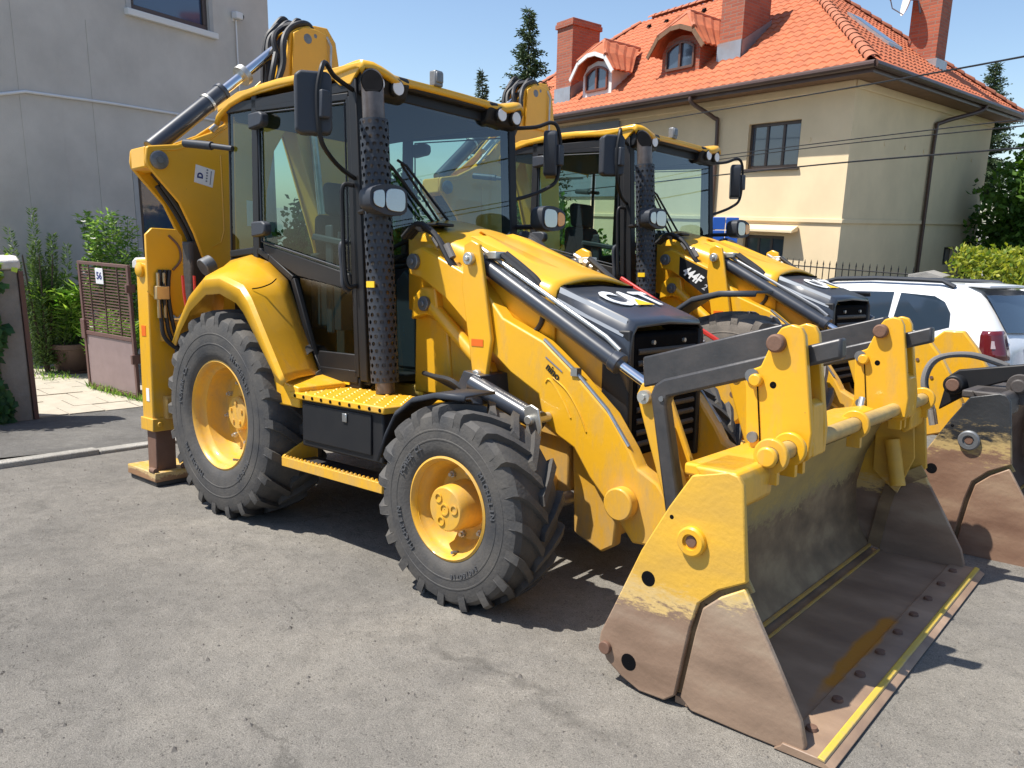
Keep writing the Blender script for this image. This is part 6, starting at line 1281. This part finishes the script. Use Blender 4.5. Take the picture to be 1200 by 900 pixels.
for i in range(620): leaf(g, (-4.92 + r.gauss(0, .12), -1.15 + r.gauss(0, .13), 1.44 + r.gauss(0, .05)), r.uniform(.07, .13), .08, Vector((r.gauss(0, .6), r.gauss(0, .6), r.gauss(0, .5))), r=r)
tag(ob('vine_top', g, 'ivylight', smooth=0, recalc=False), 'bright yellow-green vine tuft on top of the garden wall', 'vine')
# ---------------------------------------------------------------- yard plants
r = random.Random(11)
yw = empty('yew_shrub', 'dark green upright yew shrub against the grey wall', 'shrub', None, Matrix.Translation((-7.72, .40, yz(.4))))
g = G()
for k in range(7): a = k * .9; g.tube([(0, 0, 0), (.1 * math.cos(a), .14 * math.sin(a), .8), (.16 * math.cos(a), .25 * math.sin(a), 1.7)], .03, n=6, taper=[1, .6, .2])
ob('stem', g, 'bark', yw)
g = G(); stems = [(r.uniform(-.28, .28), r.uniform(-.34, .34), r.uniform(1.1, 2.0)) for _ in range(20)] + [(0, .02, 2.35), (.05, -.30, 2.08), (.0, .26, 2.0)]
for sx_, sy_, h in stems:
    n = int(h / .035)
    for i in range(n):
        t = i / n; rad = .085 * (1 - t) ** .5 + .02; z = .12 + t * (h - .12); bx_ = sx_ * (.5 + .5 * t); by_ = sy_ * (.6 + .4 * t)
        for q in range(7): a = r.uniform(0, 6.28); leaf(g, (bx_ + math.cos(a) * rad * .4, by_ + math.sin(a) * rad * .4, z), r.uniform(.05, .10), .018, Vector((math.cos(a), math.sin(a), r.uniform(.3, 1.2))), r=r)
ob('foliage', g, 'yew', yw, smooth=0, recalc=False)
def bushy(name, label, base, stems, m, seed, L=(.08, .16), w=.03, flower=0, spread=.5, cat='shrub', per=8):
    r = random.Random(seed); root = empty(name, label, cat, None, Matrix.Translation(base)); sg_ = G(); lg_ = G(); fg_ = G()
    for k in range(stems):
        a = r.uniform(0, 6.28); s_ = spread * math.sqrt(r.random()); h = r.uniform(.6, 1.0); tip = Vector((math.cos(a) * s_, math.sin(a) * s_, h))
        path = [Vector((tip.x * .2, tip.y * .2, 0)), Vector((tip.x * .6, tip.y * .6, tip.z * .5)), tip]
        path = [Vector((p.x, p.y, p.z * bushy.h)) for p in path]; sg_.tube(path, .010, n=5, taper=[1, .7, .3])
        P_ = smooth_path(path, 10)
        for i, p in enumerate(P_):
            if i < 5: continue
            for q in range(per):
                a2 = r.uniform(0, 6.28); leaf(lg_, p + Vector((r.gauss(0, .03), r.gauss(0, .03), r.gauss(0, .03))), r.uniform(*L), w, Vector((math.cos(a2), math.sin(a2), r.uniform(-.1, .9))), r=r)
        if r.random() < flower:
            for c in range(3):
                q0 = P_[-1 - c * 3] + Vector((r.gauss(0, .05), r.gauss(0, .05), .02))
                for q in range(6): a2 = q * 1.05; leaf(fg_, q0, .045, .04, Vector((math.cos(a2), math.sin(a2), .5)), Vector((0, 0, 1)), r=r)
    ob('stem', sg_, 'stem', root); ob('foliage', lg_, m, root, smooth=0, recalc=False)
    if fg_.v: ob('flowers', fg_, 'petal', root, smooth=0, recalc=False)['kind'] = 'stuff'
    return root
def plant(*a, **k):
    bushy.h = k.pop('h'); return bushy(*a, **k)
bushy.h = 2.3
plant('flowering_shrub', 'tall light green flowering shrub behind the gate against the grey wall', (-7.45, 1.42, yz(1.4)), 38, 'mallow', 5, L=(.06, .12), w=.035, flower=.8, spread=.55, per=9, h=2.45)
plant('oleander', 'bright green oleander with white flowers growing in the brown pot', (-7.75, .80, yz(.8) + .38), 24, 'oleander', 6, L=(.14, .24), w=.035, flower=.25, spread=.48, per=5, h=1.0)
plant('low_plant', 'low bright green plant spilling behind the gate panel', (-6.9, .98, yz(.9)), 22, 'oleander', 8, L=(.10, .18), w=.03, flower=.1, spread=.45, per=6, h=.95)
pr = empty('plant_pot', 'large brown plant pot on a saucer in the yard', 'plant pot', None, Matrix.Translation((-7.75, .80, yz(.8))))
g = G(); g.lathe([(.002, .02), (.25, .02), (.27, .05), (.335, .36), (.37, .37), (.375, .44), (.345, .445), (.335, .40), (.002, .39)], ax=(0, 0, 1), n=36); ob('pot_body', g, mat('brown_plastic_pot', (.12, .07, .055), .5, var=.2), pr, smooth=40)
g = G(); g.lathe([(.002, .0), (.33, .0), (.36, .04), (.34, .04), (.32, .015), (.002, .015)], ax=(0, 0, 1), n=32); ob('saucer', g, 'browniron', pr)
# weeds and stones at the foot of the gate
g = G(); r = random.Random(21)
for i in range(260):
    x = r.uniform(-6.3, -5.0); y = .62 + (x + 5.2) * .156 + r.gauss(0, .05); leaf(g, (x, y, yz(y)), r.uniform(.05, .14), .02, Vector((r.gauss(0, .4), r.gauss(0, .4), 1)), r=r)
for i in range(200):
    x = r.uniform(-8.4, -7.0); y = r.uniform(0.1, .6); leaf(g, (x, y, yz(y)), r.uniform(.04, .10), .02, Vector((r.gauss(0, .4), r.gauss(0, .4), 1)), r=r)
tag(ob('weeds', g, 'mallow', smooth=0, recalc=False), kind='stuff')
# ================================================================ boundary of the cream house: wall, pillar, railing, hedge
M['stonewall'] = mat('rough_stone_wall', (0.24, 0.225, 0.20), .95, var=.45, vscale=7, bump=.6, bscale=18, tint=(.10, .09, .08))
def fl(t, off=0.0): # fence line: t metres from the pillar, + to the right
    d = Vector((math.cos(math.radians(-12)), math.sin(math.radians(-12)), 0)); n = Vector((d.y, -d.x, 0)); return Vector((1.35, 11.0, 0)) + d * t + n * off
def fm(g):
    q = G(); q.f = g.f; o0 = fl(0); d = fl(1) - o0; n = fl(0, 1) - o0; q.v = [tuple(o0 + d * a + n * b + Vector((0, 0, c))) for a, b, c in g.v]; return q
tag(ob('boundary_wall', fm(G().box(-7, 9, -.12, .12, -1.2, .98)), 'stonewall', bevel=.02), 'rough grey stone boundary wall under the golden hedge', 'wall')
pp = empty('stone_pillar', 'stone pillar with a flat cap between railing and hedge', 'pillar', None, Matrix.Translation(fl(0, .05) + Vector((0, 0, .98))))
g = G(); g.box(-.20, .20, -.20, .20, .0, .20); ob('pillar_shaft', g, 'stonewall', pp, .015)
g = G(); g.prism([(-.27, .201), (.27, .201), (.27, .26), (.0, .33), (-.27, .26)], -.25, .25); ob('pillar_cap', g, 'concrete', pp, .01)
rl_ = empty('iron_railing', 'black spiked iron railing ending at the stone pillar', 'railing', None, Matrix.Translation(fl(-.3) + Vector((0, 0, .98))))
d_ = (fl(1) - fl(0)); me = None
for k in range(30):
    if me is None: gg = G(); gg.cyl((0, 0, 0), (0, 0, .30), .010, n=6); gg.cyl((0, 0, .30), (0, 0, .38), .016, .001, n=6); me = make_mesh('railing_bar', gg, M['black'], 30)
    link_mesh('railing_bar', me, rl_, Matrix.Translation(-d_ * (k * .13)))
g = G(); g.tube([Vector((0, 0, .24)), -d_ * 3.8 + Vector((0, 0, .24))], .012, n=6); ob('railing_rail', g, 'black', rl_)
g = G(); r = random.Random(5)
for i in range(9500):
    t = r.uniform(.25, 9); off = r.gauss(-.35, .22); top = 1.62 + .07 * math.sin(t * 2.3) + .05 * math.sin(t * 7.1); z = .95 + (top - .95) * (r.random() ** .6) + (r.random() < .05) * r.uniform(0, .12)
    P0 = fl(t, off); leaf(g, (P0.x, P0.y, z), r.uniform(.07, .13), .055, Vector((r.gauss(0, .7), r.gauss(-.3, .7), r.gauss(.5, .6))), r=r)
hd_ = empty('hedge', 'clipped golden green hedge above the stone wall', 'hedge', None, Matrix.Identity(4))
ob('hedge_foliage', g, 'hedge', hd_, smooth=0, recalc=False)
g = G()
for k in range(18): P0 = fl(.4 + k * .48, -.35); g.tube([P0 + Vector((0, 0, .4)), P0 + Vector((r.gauss(0, .1), r.gauss(0, .1), 1.4))], .02, n=5, taper=[1, .4])
ob('hedge_stems', g, 'bark', hd_)
# ================================================================ trees
spruce('tall pointed spruce rising above the boom between the roofs', (-9.5, 13.19, -1.2), 8.5, 2.3, 2, zmin=3.5, dens=.8)
spruce('small distant spruce tip just above the cab roof of the nearer machine', (-15.9, 18.2, -1.5), 8.6, 1.7, 4, zmin=5.0, dens=.7)
spruce('spruce tip showing behind the roof slope with the skylight', (-1.83, 29.77, -1.5), 9.2, 3.2, 9, zmin=4.5)
broad_tree('dense dark green tree next to the cream house wall', (2.15, 20.4, -1.5), [((-.6, 0, 4.2), 1.5), ((.7, .3, 4.9), 1.6), ((-1.2, .8, 3.0), 1.4), ((.2, -.6, 3.0), 1.5), ((1.6, -.4, 3.6), 1.6), ((2.4, .4, 4.6), 1.5), ((-.4, .6, 5.4), 1.0), ((.6, -.2, 1.8), 1.5), ((2.0, -.5, 2.2), 1.4)], 30000, 15, ls=.2)
broad_tree('lighter green tree rising just behind the golden hedge', (3.0, 16.6, -1.3), [((0, 0, 2.4), 1.1), ((.8, .4, 3.2), 1.1), ((-.6, .3, 1.9), 1.0)], 9000, 16, ls=.13)
broad_tree('round leafy tree seen through the cab glass of the nearer machine', (-8.9, 6.6, -1.2), [((0, 0, 2.6), 1.2), ((.6, .5, 3.2), 1.0), ((-.6, -.2, 2.0), 1.0), ((.3, 1.2, 2.2), 1.1)], 16000, 18, ls=.16, trunk_h=1.8)
broad_tree('leafy tree seen between the two cabs', (-7.9, 9.8, -1.3), [((0, 0, 2.4), 1.3), ((.9, .5, 2.9), 1.1), ((-.9, .2, 2.2), 1.2), ((1.8, .6, 2.2), 1.2)], 16000, 19, ls=.17, trunk_h=1.8)
# ================================================================ overhead cables
for i, (lab, pts) in enumerate((('overhead cable crossing in front of the tiled roof corner', [(-2.75, 10.56, 4.05), (-.09, 9.02, 4.0), (2.06, 7.6, 3.94), (3.31, 6.31, 3.83)]), ('upper overhead cable crossing the cream wall', [(-3.39, 10.2, 3.12), (.16, 8.58, 3.22), (3.04, 6.77, 3.23), (3.54, 6.34, 3.21)]), ('thin overhead wire just under the upper cable', [(-3.39, 10.2, 3.04), (.16, 8.58, 3.17), (3.04, 6.78, 3.16), (3.55, 6.34, 3.15)]), ('lowest overhead cable crossing the cream wall', [(-3.37, 10.21, 2.77), (.18, 8.59, 2.91), (3.08, 6.78, 2.93), (3.58, 6.35, 2.92)]))):
    a = Vector(pts[0]) + (Vector(pts[0]) - Vector(pts[1])) * 2.0; b = Vector(pts[-1]) + (Vector(pts[-1]) - Vector(pts[-3])) * 1.2
    g = G(); g.tube([a] + smooth_path(pts, 5) + [b], .007 if i in (1, 2) else .011, n=6); tag(ob('overhead_cable', g, 'black'), lab, 'cable', 'overhead cables')
# loose grit on the tarmac
g = G(); r = random.Random(33)
for i in range(2600):
    x = r.uniform(-2.4, 6.0); y = r.uniform(-4.2, -.9) if r.random() < .8 else r.uniform(-1.2, 1.6); s_ = abs(r.gauss(0, .004)) + .0025 + (r.random() < .02) * .006; P0 = SW(x, y, lift(y, x))
    a = r.uniform(0, 3.14); c, q = math.cos(a) * s_, math.sin(a) * s_
    g.add([P0 + Vector((c, q, 0)), P0 + Vector((-q, c * .7, 0)), P0 + Vector((-c, -q, 0)), P0 + Vector((q, -c * .7, 0)), P0 + Vector((0, 0, s_ * .9))], [(0, 1, 4), (1, 2, 4), (2, 3, 4), (3, 0, 4)])
tag(ob('gravel', g, mat('loose_grit', (.20, .18, .155), .9, var=.5, vscale=30), smooth=0), kind='stuff')
# small blue panel behind the farther cab
bs = empty('blue_panel', 'small bright blue four-part panel behind the farther cab', 'panel', None, Matrix.Translation((-.78, 7.63, 0.0)) @ Matrix.Rotation(math.radians(26), 4, 'Z'))
g = G(); g.box(-.02, .02, -.02, .02, -.9, 1.75); ob('panel_post', g, 'pin', bs)
M['bluepanel'] = mat('bright_blue_plastic', (.02, .10, .42), .4)
for i in range(2):
    for j in range(2): q = G(); q.box(-.19 + i * .195, -.005 + i * .195, -.045, -.021, 1.73 + j * .195, 1.915 + j * .195); ob('panel_square', q, 'bluepanel', bs, .01)
